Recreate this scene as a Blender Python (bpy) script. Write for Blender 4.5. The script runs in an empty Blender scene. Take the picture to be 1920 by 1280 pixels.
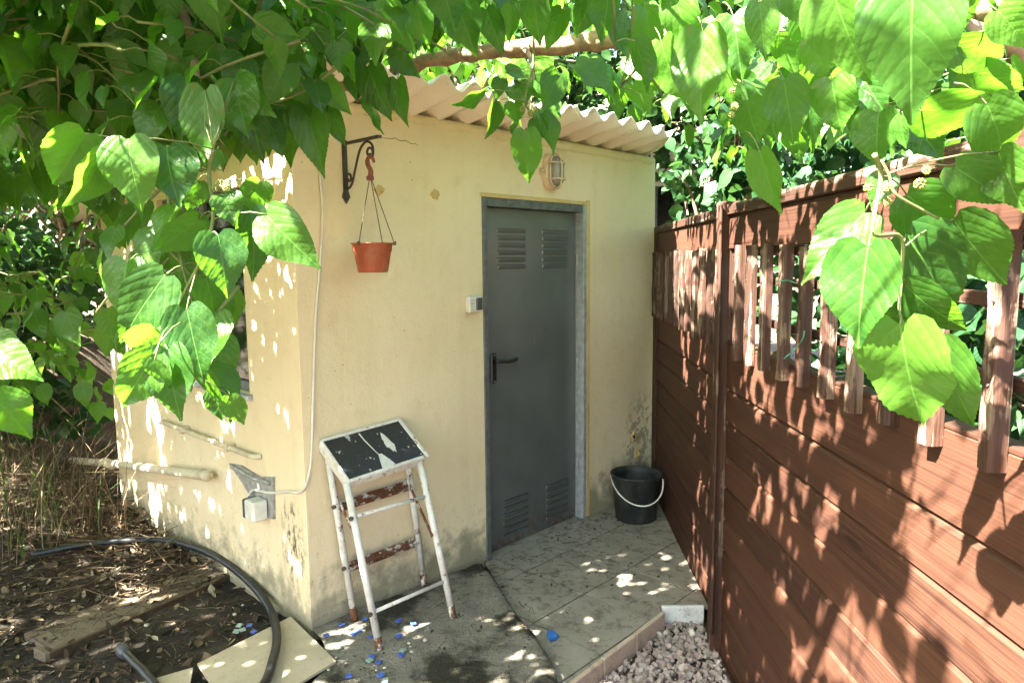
import bpy, math, random
import numpy as np
from mathutils import Vector, Matrix, Quaternion
from mathutils import noise as mnoise
random.seed(7)
R = math.radians
scene = bpy.context.scene
col = scene.collection
# ------------------------------------------------------------------ camera
F_PX, EYE = 1320.0, 1.65
_up = -Vector((115, -11550, -1320)).normalized()          # world up in camera axes (pitch 6.5 deg, slight roll)
_fw = Vector((0, 0, -1)); _fw = (_fw - _up * _fw.dot(_up)).normalized()
_rt = _fw.cross(_up)
CR = Matrix((_rt, _fw, _up))                              # camera -> world
CAM = Vector((0, 0, EYE))
cam = bpy.data.objects.new('camera', bpy.data.cameras.new('camera'))
col.objects.link(cam)
cam.matrix_world = Matrix.Translation(CAM) @ CR.to_4x4()
cam.data.sensor_width = 36.0
cam.data.lens = 36.0 * F_PX / 1920.0
cam.data.clip_start = 0.02
cam.data.clip_end = 2000
scene.camera = cam
# ------------------------------------------------------------------ light
LIGHT = Vector((0.766, 0.445, -1.0)).normalized()         # the way sunlight travels
world = bpy.data.worlds.new('World'); scene.world = world; world.use_nodes = True
wn = world.node_tree.nodes; wl = world.node_tree.links
bg = wn['Background']
sky = wn.new('ShaderNodeTexSky'); sky.sky_type = 'NISHITA'; sky.sun_disc = False
sky.sun_elevation = math.asin(-LIGHT.z)
sky.sun_rotation = math.atan2(-LIGHT.x, -LIGHT.y) % (2 * math.pi)
sky.air_density = 1.0; sky.dust_density = 2.5; sky.ozone_density = 1.0
wb = wn.new('ShaderNodeMix'); wb.data_type = 'RGBA'; wb.blend_type = 'MULTIPLY'; wb.inputs[0].default_value = 1.0; wb.inputs[7].default_value = (1.0, .965, .905, 1)   # white balance for shade
wl.new(sky.outputs[0], wb.inputs[6]); wl.new(wb.outputs[2], bg.inputs['Color']); bg.inputs['Strength'].default_value = 0.05
sun = bpy.data.objects.new('sun', bpy.data.lights.new('sun', 'SUN'))
sun.data.energy = 5.0; sun.data.angle = R(0.55); sun.data.color = (1.0, 0.95, 0.86)
sun.rotation_euler = LIGHT.to_track_quat('-Z', 'Y').to_euler()
col.objects.link(sun)
vs = scene.view_settings
vs.view_transform = 'Standard'; vs.look = 'None'; vs.gamma = 1.0; vs.exposure = 4.46
scene.cycles.max_bounces = 5; scene.cycles.transmission_bounces = 4; scene.cycles.diffuse_bounces = 4; scene.cycles.glossy_bounces = 2
scene.cycles.caustics_reflective = False; scene.cycles.caustics_refractive = False
scene.cycles.use_denoising = True
scene.cycles.use_adaptive_sampling = True; scene.cycles.adaptive_threshold = 0.02
scene.cycles.debug_use_spatial_splits = True

# ------------------------------------------------------------------ sight lines -> places
def ray(x, y):
    return CR @ Vector((x - 960, 640 - y, -F_PX))
def at(x, y, Y):                 # a spot at the distance Y in front of the camera
    r = ray(x, y); return CAM + r * (Y / r.y)
def atz(x, y, z=0.0):            # a spot at the height z
    r = ray(x, y); return CAM + r * ((z - EYE) / r.z)
def proj(P):
    v = CR.transposed() @ (P - CAM)
    if v.z > -0.05: return (-9999, -9999)
    return (960 + F_PX * v.x / -v.z, 640 - F_PX * v.y / -v.z)
U = Vector((.68745, .72623, 0)); W = Vector((-.72623, .68745, 0)); C0 = Vector((-.8985, 2.953, 0))
def fr(x, y, out=0.0):           # spot on the shed's front plane, in shed axes
    r = ray(x, y); p = C0 - W * out; t = (p - CAM).dot(W) / r.dot(W); P = CAM + r * t - C0
    return Vector((P.dot(U), P.dot(W), P.z))
def lw(x, y, out=0.0):           # spot on the shed's side plane, in shed axes
    r = ray(x, y); p = C0 - U * out; t = (p - CAM).dot(U) / r.dot(U); P = CAM + r * t - C0
    return Vector((P.dot(U), P.dot(W), P.z))
SHED = Matrix.Translation(C0) @ Matrix(((U.x, W.x, 0), (U.y, W.y, 0), (0, 0, 1))).to_4x4()
def sw(v): return SHED @ Vector(v)

# ------------------------------------------------------------------ mesh helpers
class MB:
    def __init__(s): s.v = []; s.f = []; s.a = []
    def add(s, vs_, fs_):
        o = len(s.v); s.v += [tuple(p) for p in vs_]; s.f += [tuple(i + o for i in f) for f in fs_]; return o
    def box(s, lo, hi, M=None):
        x0, y0, z0 = lo; x1, y1, z1 = hi
        P = [Vector(p) for p in ((x0,y0,z0),(x1,y0,z0),(x1,y1,z0),(x0,y1,z0),(x0,y0,z1),(x1,y0,z1),(x1,y1,z1),(x0,y1,z1))]
        if M: P = [M @ p for p in P]
        s.add(P, [(0,3,2,1),(4,5,6,7),(0,1,5,4),(1,2,6,5),(2,3,7,6),(3,0,4,7)]); return s
    def cbox(s, lo, hi, b=0.003, M=None):      # chamfered box
        lo = Vector(lo); hi = Vector(hi); V = []; idx = {}
        for sx in (0,1):
            for sy in (0,1):
                for sz in (0,1):
                    c = [(lo, hi)[k][i] for i, k in enumerate((sx, sy, sz))]
                    sg = [1 if k == 0 else -1 for k in (sx, sy, sz)]
                    for ax in range(3):
                        p = Vector([c[i] + (0 if i == ax else sg[i] * b) for i in range(3)])
                        idx[(sx,sy,sz,ax)] = len(V); V.append(M @ p if M else p)
        Fc = []
        for ax in range(3):
            o = [i for i in range(3) if i != ax]
            for k in (0,1):
                q = []
                for (i, j) in ((0,0),(1,0),(1,1),(0,1)):
                    t = [0,0,0]; t[ax] = k; t[o[0]] = i; t[o[1]] = j; q.append(idx[(*t, ax)])
                Fc.append(tuple(q))
            for i in (0,1):
                for j in (0,1):
                    t0 = [0,0,0]; t0[o[0]] = i; t0[o[1]] = j; t1 = list(t0); t1[ax] = 1
                    Fc.append((idx[(*t0,o[0])], idx[(*t1,o[0])], idx[(*t1,o[1])], idx[(*t0,o[1])]))
        for sx in (0,1):
            for sy in (0,1):
                for sz in (0,1): Fc.append(tuple(idx[(sx,sy,sz,a)] for a in range(3)))
        s.add(V, Fc); return s
    def tube(s, pts, r, n=8, caps=True):
        pts = [Vector(p) for p in pts]; m = len(pts)
        rr = r if isinstance(r, (list, tuple)) else [r] * m
        V = []; prev = None
        for i, p in enumerate(pts):
            t = (pts[min(i+1, m-1)] - pts[max(i-1, 0)]).normalized()
            if prev is None:
                a = Vector((0,0,1)) if abs(t.z) < .9 else Vector((1,0,0)); x = t.cross(a).normalized()
            else:
                x = prev - t * prev.dot(t)
                x = x.normalized() if x.length > 1e-6 else t.orthogonal().normalized()
            prev = x; y = t.cross(x)
            for k in range(n):
                an = 2 * math.pi * k / n; V.append(p + (x * math.cos(an) + y * math.sin(an)) * rr[i])
        Fc = [(i*n+k, i*n+(k+1) % n, (i+1)*n+(k+1) % n, (i+1)*n+k) for i in range(m-1) for k in range(n)]
        if caps: Fc += [tuple(range(n-1, -1, -1)), tuple(range((m-1)*n, m*n))]
        s.add(V, Fc); return s
    def lathe(s, prof, n=32, M=None):
        V = []
        for (r, z) in prof:
            for k in range(n):
                a = 2*math.pi*k/n; p = Vector((r*math.cos(a), r*math.sin(a), z)); V.append(M @ p if M else p)
        Fc = [(i*n+k, i*n+(k+1) % n, (i+1)*n+(k+1) % n, (i+1)*n+k) for i in range(len(prof)-1) for k in range(n)]
        s.add(V, Fc); return s
    def prism(s, poly, z0, z1):
        n = len(poly)
        V = [(p[0], p[1], z0) for p in poly] + [(p[0], p[1], z1) for p in poly]
        s.add(V, [tuple(range(n-1,-1,-1)), tuple(range(n, 2*n))] + [(i, (i+1) % n, n+(i+1) % n, n+i) for i in range(n)]); return s
    def mesh(s, name, mat, smooth=False):
        me = bpy.data.meshes.new(name); me.from_pydata(s.v, [], s.f)
        if mat is not None: me.materials.append(mat)
        if smooth: me.polygons.foreach_set('use_smooth', [True] * len(me.polygons))
        me.update(); return me
    def build(s, name, mat, parent=None, smooth=False, recalc=True):
        me = s.mesh(name, mat, smooth)
        if recalc: fixn(me)
        return link(name, me, parent)
def fixn(me):
    import bmesh
    b = bmesh.new(); b.from_mesh(me); bmesh.ops.recalc_face_normals(b, faces=b.faces); b.to_mesh(me); b.free()
def link(name, data, parent=None):
    o = bpy.data.objects.new(name, data); col.objects.link(o)
    if parent is not None: o.parent = parent
    return o
def tag(o, label=None, cat=None, group=None, kind=None):
    if label: o['label'] = label
    if cat: o['category'] = cat
    if group: o['group'] = group
    if kind: o['kind'] = kind
    return o
def empty(name, M=None, label=None, cat=None, group=None):
    o = bpy.data.objects.new(name, None); col.objects.link(o); o.empty_display_size = .1
    if M is not None: o.matrix_world = M
    return tag(o, label, cat, group)
def bez(pts, n=8):                       # smooth curve through points
    pts = [Vector(p) for p in pts]; out = []
    for i in range(len(pts)-1):
        p0 = pts[max(i-1,0)]; p1 = pts[i]; p2 = pts[i+1]; p3 = pts[min(i+2, len(pts)-1)]
        for k in range(n):
            t = k/n
            out.append(.5*((2*p1)+(p2-p0)*t+(2*p0-5*p1+4*p2-p3)*t*t+(3*p1-p0-3*p2+p3)*t**3))
    return out + [pts[-1]]

# ------------------------------------------------------------------ materials
class NT:
    def __init__(s, name):
        s.m = bpy.data.materials.new(name); s.m.use_nodes = True; s.t = s.m.node_tree; s.n = s.t.nodes; s.l = s.t.links
        s.b = s.n['Principled BSDF']
    def node(s, typ, **kw):
        x = s.n.new(typ)
        for k, v in kw.items():
            if k == 'ins':
                for kk, vv in v.items(): s.put(x.inputs[kk], vv)
            else: setattr(x, k, v)
        return x
    def put(s, sock, v):
        if isinstance(v, bpy.types.NodeSocket): s.l.new(v, sock)
        elif isinstance(v, (tuple, list)) and len(v) == 3 and sock.type == 'RGBA': sock.default_value = (*v, 1)
        else: sock.default_value = v
    def coord(s, kind='Object', scale=(1,1,1), rnd=False):
        c = s.node('ShaderNodeTexCoord').outputs[kind]
        m = s.node('ShaderNodeMapping'); m.inputs['Scale'].default_value = scale; s.l.new(c, m.inputs['Vector'])
        if rnd:
            oi = s.node('ShaderNodeObjectInfo'); v = s.node('ShaderNodeVectorMath', operation='SCALE'); v.inputs[0].default_value = (17.3, 9.1, 23.7)
            s.l.new(oi.outputs['Random'], v.inputs['Scale']); s.l.new(v.outputs[0], m.inputs['Location'])
        return m.outputs[0]
    def noise(s, vec, scale, detail=4, rough=.55, dist=0.0):
        x = s.node('ShaderNodeTexNoise', ins={'Vector': vec, 'Scale': scale, 'Detail': detail, 'Roughness': rough, 'Distortion': dist}); return x.outputs['Fac']
    def voro(s, vec, scale, feature='F1', out='Distance'):
        x = s.node('ShaderNodeTexVoronoi', feature=feature, ins={'Vector': vec, 'Scale': scale}); return x.outputs[out]
    def ramp(s, fac, stops):
        x = s.node('ShaderNodeValToRGB'); s.l.new(fac, x.inputs[0]); e = x.color_ramp.elements
        while len(e) < len(stops): e.new(.5)
        for i, (p, c) in enumerate(stops):
            e[i].position = p; e[i].color = (*c, 1) if isinstance(c, (tuple, list)) else (c, c, c, 1)
        return x.outputs[0]
    def mix(s, fac, a, b, mode='MIX'):
        x = s.node('ShaderNodeMix', data_type='RGBA', blend_type=mode); s.put(x.inputs[0], fac); s.put(x.inputs[6], a); s.put(x.inputs[7], b); return x.outputs[2]
    def math(s, op, a, b=None, c=None):
        x = s.node('ShaderNodeMath', operation=op); s.put(x.inputs[0], a)
        if b is not None: s.put(x.inputs[1], b)
        if c is not None: s.put(x.inputs[2], c)
        return x.outputs[0]
    def mr(s, v, a, b, c=0.0, d=1.0):
        x = s.node('ShaderNodeMapRange', interpolation_type='SMOOTHSTEP', ins={0: v, 1: a, 2: b, 3: c, 4: d}); return x.outputs[0]
    def sep(s, vec):
        x = s.node('ShaderNodeSeparateXYZ'); s.l.new(vec, x.inputs[0]); return x.outputs
    def bump(s, h, strength=.3, dist=.01, prev=None):
        x = s.node('ShaderNodeBump', ins={'Strength': strength, 'Distance': dist, 'Height': h})
        if prev is not None: s.l.new(prev, x.inputs['Normal'])
        return x.outputs[0]
    def fin(s, color=None, rough=.7, normal=None, metal=0.0, spec=.5):
        if color is not None: s.put(s.b.inputs['Base Color'], color)
        s.put(s.b.inputs['Roughness'], rough); s.put(s.b.inputs['Metallic'], metal); s.put(s.b.inputs['Specular IOR Level'], spec)
        if normal is not None: s.l.new(normal, s.b.inputs['Normal'])
        return s.m
def simple(name, c, rough=.6, metal=0.0, var=.25, scale=20, bump=.15, spec=.5, dust_shade=None):
    t = NT(name); v = t.coord(rnd=True); n = t.noise(v, scale, 5)
    d = tuple(x*(1-var) for x in c); e = tuple(min(1, x*(1+var)) for x in c)
    cc = t.ramp(n, [(.3, d), (.7, e)])
    if dust_shade:
        cc = t.mix(t.mr(t.noise(t.coord(scale=(1,1,.45)), 13, 7, .72), .45, .72, 0, dust_shade[1]), cc, dust_shade[0])
        cc = t.mix(t.mr(t.noise(v, 85, 4, .7), .62, .7, 0, dust_shade[1]), cc, dust_shade[0])
    return t.fin(cc, rough, t.bump(n, bump, .004), metal, spec)
M = {}
def plaster():
    t = NT('plaster'); v = t.coord(); P = t.sep(v)
    n1 = t.noise(v, 1.3, 4); n2 = t.noise(v, 9, 6, .6); n3 = t.noise(v, 60, 3); n4 = t.noise(v, 240, 2)
    c = t.ramp(n1, [(.3, (.69,.555,.345)), (.72, (.77,.645,.435))])
    st = t.noise(t.coord(scale=(9,9,.5)), 1.0, 5, .65)
    c = t.mix(t.mr(st, .52, .75, 0, .14), c, (.50,.37,.17))
    c = t.mix(t.mr(t.noise(v, 3.4, 6, .7), .55, .72, 0, .3), c, (.80,.68,.46))
    c = t.mix(t.mr(n2, .5, .75, 0, .3), c, (.55,.43,.25))
    # damp grime rising from the ground in patches
    edge = t.math('ADD', P[2], t.math('MULTIPLY', t.math('SUBTRACT', n2, .5), -.9))
    g = t.mr(edge, .30, .02, 0, .55)
    c = t.mix(g, c, (.33,.29,.2))
    low = t.mr(t.math('ADD', P[2], t.math('MULTIPLY', n2, -.55)), .0, -.22, 0, 1)
    spots = t.mr(t.noise(v, 34, 5, .7), .56, .7)
    c = t.mix(t.math('MULTIPLY', spots, t.mr(P[2], .5, .05, 0.02, .85)), c, (.09,.085,.06))
    c = t.mix(t.math('MULTIPLY', low, .6), c, (.16,.15,.1))
    # scattered fly specks
    c = t.mix(t.math('MULTIPLY', t.mr(t.voro(v, 19), .08, .045, 0, .8), t.mr(t.noise(v, 2.1, 2), .48, .56)), c, (.15,.10,.05))
    # mould beside the socket and flaking paint low on the right of the door
    md = t.mr(t.math('ADD', t.math('POWER', t.math('DIVIDE', t.math('SUBTRACT', P[1], .13), .13), 2.0), t.math('ADD', t.math('POWER', t.math('DIVIDE', t.math('SUBTRACT', P[2], .40), .26), 2.0), t.math('POWER', t.math('DIVIDE', P[0], .08), 2.0))), 1.0, .1)
    c = t.mix(t.math('MULTIPLY', md, t.mr(t.noise(t.coord(scale=(1,1,.5)), 30, 6, .7), .47, .62, 0, .9)), c, (.05,.05,.035))
    pe = t.mr(t.math('ADD', t.math('POWER', t.math('DIVIDE', t.math('SUBTRACT', P[0], 2.62), .26), 2.0), t.math('POWER', t.math('DIVIDE', t.math('SUBTRACT', P[2], .38), .42), 2.0)), 1.0, .1)
    pf_ = t.math('MULTIPLY', pe, t.mr(t.noise(v, 13, 5, .65), .50, .53))
    c = t.mix(t.math('MULTIPLY', pf_, .75), c, (.30,.27,.19))
    h = t.math('ADD', t.math('MULTIPLY', n2, .6), t.math('ADD', t.math('MULTIPLY', n3, .25), t.math('MULTIPLY', n4, .12)))
    return t.fin(c, .88, t.bump(t.math('ADD', t.math('ADD', h, t.math('MULTIPLY', pf_, -.5)), t.math('MULTIPLY', n1, 1.5)), .7, .014), spec=.25)
M['plaster'] = plaster()
def reveal():
    t = NT('reveal_plaster'); v = t.coord(); n = t.noise(v, 30, 5, .7)
    c = t.ramp(t.noise(v, 5, 3), [(.3, (.52,.37,.14)), (.7, (.66,.5,.25))])
    c = t.mix(t.mr(n, .6, .7, 0, .8), c, (.12,.09,.05))
    return t.fin(c, .9, t.bump(n, .9, .01), spec=.2)
M['reveal'] = reveal()
def roofm():
    t = NT('fibre_cement'); v = t.coord(); n = t.noise(v, 3, 5); n2 = t.noise(v, 70, 4, .6)
    c = t.ramp(n, [(.3, (.74,.64,.52)), (.7, (.82,.735,.63))])
    c = t.mix(t.mr(n2, .6, .75, 0, .45), c, (.3,.24,.18))
    return t.fin(c, .9, t.bump(n2, .4, .004), spec=.2)
M['roof'] = roofm()
def doorm():
    t = NT('door_steel'); v = t.coord(); n = t.noise(v, 4, 4); n2 = t.noise(v, 40, 5, .7)
    c = t.ramp(n, [(.3, (.13,.142,.137)), (.7, (.17,.182,.177))])
    c = t.mix(t.mr(n2, .66, .82, 0, .5), c, (.3,.31,.3))
    P = t.sep(v)
    dust_shade = t.math('MULTIPLY', t.mr(P[2], 1.1, .1, 0, .35), t.mr(t.noise(v, 7, 6, .7), .35, .7))
    c = t.mix(t.math('MULTIPLY', dust_shade, .8), c, (.06,.055,.05))  # darker towards the bottom: the door's reflection gradient painted in, patchy
    sv = t.noise(t.coord(scale=(30,30,2.2)), 1.0, 6, .7)
    c = t.mix(t.mr(sv, .68, .74, 0, .35), c, (.30,.31,.30))
    c = t.mix(t.math('MULTIPLY', t.mr(P[2], .16, .0, 0, .9), t.mr(t.noise(v, 22, 5, .7), .45, .6)), c, (.12,.06,.03))
    r = t.ramp(t.noise(v, 8, 4), [(.3, .28), (.75, .46)])
    return t.fin(c, r, t.bump(t.noise(v, 2.2, 2), .12, .02), .35, .6)
M['door'] = doorm()
M['frame'] = simple('frame_grey', (.33,.35,.35), .5, .2, .25, 25)
M['frame_dark'] = simple('frame_dark', (.11,.12,.12), .55, .2, .35, 25)
M['black'] = simple('black_plastic', (.012,.013,.013), .38, 0, .3, 30, .05)
M['iron'] = simple('wrought_iron', (.055,.045,.038), .65, .3, .5, 60, .4)
M['terra'] = simple('terracotta_plastic', (.31,.072,.03), .5, 0, .2, 14, .1, .4, ((.42,.22,.14), .45))
M['rustred'] = simple('red_hook', (.22,.06,.035), .55, 0, .3, 30)
M['wire'] = simple('wire', (.09,.06,.035), .5, .4, .3, 60)
M['cream'] = simple('cream_plastic', (.62,.48,.33), .5, 0, .15, 30, .05)
M['white_pl'] = simple('white_plastic', (.62,.6,.53), .45, 0, .12, 30, .05)
M['cable'] = simple('white_cable', (.6,.56,.47), .5, 0, .12, 10, .05)
M['pipe'] = simple('painted_pipe', (.52,.45,.31), .6, 0, .22, 14, .2)
M['switchgrey'] = simple('dark_grey_plastic', (.06,.065,.07), .4, 0, .2, 30, .05)
M['outletgrey'] = simple('weathered_grey_plate', (.27,.26,.235), .75, 0, .4, 30, .3)
M['glassfrost'] = simple('frosted_glass', (.25,.225,.19), .22, 0, .2, 12, .05)
M['bucket'] = simple('bucket_plastic', (.016,.019,.019), .55, 0, .4, 12, .1, .4, ((.085,.082,.072), .6))
M['hose'] = simple('black_hose', (.013,.015,.016), .4, 0, .4, 16, .1, .4, ((.07,.065,.055), .5))
M['houseW'] = simple('white_render', (.62,.62,.58), .85, 0, .08, 6)
M['dark'] = simple('interior_shade', (.015,.016,.018), .3, 0, .2, 4)
M['bark'] = simple('bark', (.23,.15,.09), .85, 0, .5, 28, .9)
M['twig'] = simple('green_twig', (.11,.125,.035), .6, 0, .35, 18, .2)
M['berry'] = simple('unripe_berry', (.20,.22,.045), .5, 0, .35, 60, .3)
M['dirt'] = None
def glass():
    t = NT('window_glass'); v = t.coord()
    c = t.ramp(t.noise(v, 5, 4), [(.3, (.006,.008,.007)), (.8, (.02,.022,.018))])
    return t.fin(c, .07, None, 0, .9)
M['glass'] = glass()
def timber(name, dark, light, weather=0.0, axis=1):
    """stained boards: grain runs along local axis"""
    t = NT(name); sc = [26, 26, 26]; sc[axis] = .9
    v = t.coord(scale=tuple(sc), rnd=True)
    n = t.noise(v, 1.0, 7, .62, .6)
    sc2 = [120, 120, 120]; sc2[axis] = 2.5
    n2 = t.noise(t.coord(scale=tuple(sc2), rnd=True), 1.0, 4, .6)
    v3 = t.coord(scale=(1,1,1), rnd=True)
    sc4 = [11, 11, 11]; sc4[axis] = .55
    wv = t.node('ShaderNodeTexWave', wave_type='BANDS', bands_direction='Z' if axis != 2 else 'X', ins={'Vector': t.coord(scale=tuple(sc4), rnd=True), 'Scale': 3.0, 'Distortion': 9.0, 'Detail': 3.0, 'Detail Scale': .6, 'Detail Roughness': .5}).outputs['Fac']
    c = t.ramp(n, [(.25, dark), (.75, light)])
    c = t.mix(t.mr(wv, .7, 1.0, 0, .30), c, tuple(x*.55 for x in dark))
    c = t.mix(t.mr(n2, .46, .66, 0, .75), c, tuple(x*.4 for x in dark))
    c = t.mix(t.mr(t.noise(v3, 1.7, 3), .35, .7, 0, .4), c, tuple(x*.6 for x in dark))
    if axis == 1:
        kd = t.voro(t.coord(scale=(3.0,1.15,5.2), rnd=True), 1.0)
        kw = t.math('ADD', kd, t.math('MULTIPLY', n, .05))
        c = t.mix(t.mr(kw, .115, .075, 0, .85), c, tuple(x*.4 for x in dark))
        c = t.mix(t.math('MULTIPLY', t.mr(t.math('PINGPONG', t.math('MULTIPLY', kw, 22.0), .5), .16, .05), t.mr(kw, .34, .12, 0, .6)), c, tuple(x*.55 for x in dark))
    oi = t.node('ShaderNodeObjectInfo').outputs['Random']
    c = t.mix(t.math('MULTIPLY', oi, .4), c, tuple(x*1.25 for x in light))
    h = t.math('ADD', t.math('MULTIPLY', n, .6), t.math('ADD', t.math('MULTIPLY', n2, .35), t.math('MULTIPLY', wv, -.06)))
    if weather > 0:
        w = t.math('ADD', t.math('MULTIPLY', n, .62), t.math('MULTIPLY', t.noise(v3, 9, 4, .6), .38))
        wm = t.mr(w, .575 - weather*.1, .61 - weather*.1, 0, 1)
        grey = t.ramp(n2, [(.3, (.075,.05,.034)), (.7, (.19,.135,.095))])
        c = t.mix(wm, c, grey)
        c = t.mix(t.mr(n2, .62, .7, 0, .6), c, (.03,.016,.01))
        h = t.math('ADD', h, t.math('MULTIPLY', wm, -.5))
    return t.fin(c, .62, t.bump(h, .5 if weather < .3 else .8, .005), spec=.3)
M['board'] = timber('stained_board', (.026,.0092,.0048), (.076,.031,.0165), 0.0, 1)
M['slat'] = timber('weathered_slat', (.026,.0115,.007), (.06,.027,.016), .62, 2)
M['post'] = timber('stained_post', (.03,.0125,.0075), (.066,.03,.018), .25, 2)
M['lath'] = timber('weathered_lath', (.028,.012,.0075), (.062,.028,.017), .55, 1)
def rustpaint(name, rust):
    t = NT(name); v = t.coord(rnd=True); n = t.noise(v, 22, 8, .68); n2 = t.noise(v, 120, 4, .6); n3 = t.noise(v, 6, 3)
    rc = t.ramp(n2, [(.3, (.045,.016,.008)), (.7, (.19,.07,.028))])
    pc = t.ramp(n3, [(.3, (.56,.53,.46)), (.7, (.74,.72,.66))])
    m = t.mr(t.math('ADD', n, t.math('ADD', t.math('MULTIPLY', t.math('SUBTRACT', n3, .5), .35), t.math('MULTIPLY', t.math('SUBTRACT', n2, .5), .22))), rust, rust+.11)
    pc = t.mix(t.mr(t.noise(v, 30, 6, .7), .45, .7, 0, .4), pc, (.36,.27,.19))
    c = t.mix(m, pc, rc)
    return t.fin(c, t.mix(m, (.45,)*3, (.9,)*3), t.bump(t.math('ADD', n2, t.math('MULTIPLY', m, -1.2)), .5, .003), spec=.4)
M['wpaint'] = rustpaint('flaking_white_paint', .575)
M['rust'] = rustpaint('rusty_step', .40)
M['rustfoot'] = rustpaint('rusted_foot', .36)
def seatm():
    t = NT('worn_black_seat'); v = t.coord(); n = t.noise(v, 15, 5, .6); n2 = t.noise(v, 60, 3)
    m = t.mr(n, .64, .66)
    c = t.mix(m, t.ramp(n2, [(.3, (.008,.009,.01)), (.7, (.024,.026,.027))]), (.42,.42,.38))
    return t.fin(c, t.mix(m, (.33,)*3, (.85,)*3), t.bump(m, .3, .003))
M['seat'] = seatm()
def ground_mat(name, stops, sc=5, blot=None, bs=.8, rough=.95, grit=70):
    t = NT(name); v = t.coord(); n = t.noise(v, sc, 7, .65); n2 = t.noise(v, grit, 5, .7)
    c = t.ramp(n, stops)
    c = t.mix(t.mr(n2, .5, .75, 0, .7), c, tuple(x*.35 for x in stops[0][1]))
    if blot is not None:
        c = t.mix(t.mr(t.noise(v, 2.6, 5, .6), .47, .6, 0, bs), c, blot)
    return t.fin(c, rough, t.bump(t.math('ADD', n, t.math('MULTIPLY', n2, .7)), .9, .02), spec=.2)
M['dirt'] = ground_mat('dirt', [(.3, (.05,.038,.026)), (.75, (.13,.1,.07))], 6)
M['soil'] = ground_mat('soil', [(.3, (.022,.018,.013)), (.75, (.062,.05,.037))], 9, (.11,.088,.062), .3)
M['concrete'] = ground_mat('rough_concrete', [(.3, (.15,.135,.105)), (.75, (.31,.28,.22))], 7, (.022,.021,.012), .93)
M['slab'] = ground_mat('tan_slab', [(.3, (.16,.12,.08)), (.75, (.27,.21,.145))], 5, (.06,.046,.03), .8)
def tilem(name, a, b, dirt, rough=.5, amount=.75):
    t = NT(name); v = t.coord(rnd=True); n = t.noise(v, 4, 5, .6); n2 = t.noise(v, 14, 7, .7)
    c = t.ramp(n, [(.3, a), (.7, b)])
    m = t.mr(n2, .48, .68, 0, amount); c = t.mix(m, c, dirt)
    c = t.mix(t.mr(t.noise(v, 70, 3, .7), .63, .7, 0, .8), c, tuple(x*.4 for x in dirt))
    return t.fin(c, t.mix(m, (rough,)*3, (.9,)*3), t.bump(n2, .25, .004), spec=.35)
M['porchtile'] = tilem('porch_tile', (.205,.18,.14), (.31,.28,.225), (.075,.062,.044))
M['grout'] = ground_mat('grout', [(.3, (.05,.042,.032)), (.75, (.1,.085,.065))], 20)
M['creamtile'] = tilem('cream_tile', (.40,.33,.225), (.47,.39,.275), (.27,.22,.15), .42, .3)
M['edgetile'] = tilem('edging_tile', (.40,.29,.21), (.52,.41,.31), (.2,.14,.1), .55, .5)
M['stripw'] = tilem('pale_strip', (.48,.48,.45), (.6,.6,.56), (.25,.24,.2), .5, .5)
M['blue'] = tilem('blue_mosaic', (.035,.075,.30), (.07,.13,.40), (.04,.06,.15), .25, .3)
M['mint'] = tilem('pale_green_mosaic', (.22,.30,.25), (.29,.37,.31), (.15,.17,.13), .28, .3)
M['pebble'] = simple('pebble', (.42,.38,.31), .75, 0, .3, 12, .2)
M['bluepaint'] = simple('blue_paint', (.02,.12,.36), .5, 0, .2, 20)
def gravelm():
    t = NT('gravel'); a = t.node('ShaderNodeAttribute', attribute_name='rnd').outputs['Fac']; v = t.coord(); n = t.noise(v, 60, 4)
    c = t.ramp(a, [(0, (.22,.165,.14)), (.35, (.35,.27,.235)), (.7, (.29,.255,.225)), (.93, (.44,.34,.30)), (1, (.55,.50,.43))])
    c = t.mix(t.mr(n, .5, .8, 0, .5), c, (.15,.12,.1))
    return t.fin(c, .85, t.bump(n, .4, .004), spec=.25)
M['gravel'] = gravelm()
def litterm():
    t = NT('litter'); a = t.node('ShaderNodeAttribute', attribute_name='rnd').outputs['Fac']
    c = t.ramp(a, [(0, (.03,.02,.012)), (.35, (.075,.05,.028)), (.6, (.14,.096,.053)), (.85, (.24,.175,.10)), (1, (.40,.33,.22))])
    return t.fin(c, .85, spec=.2)
M['litter'] = litterm()
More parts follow.
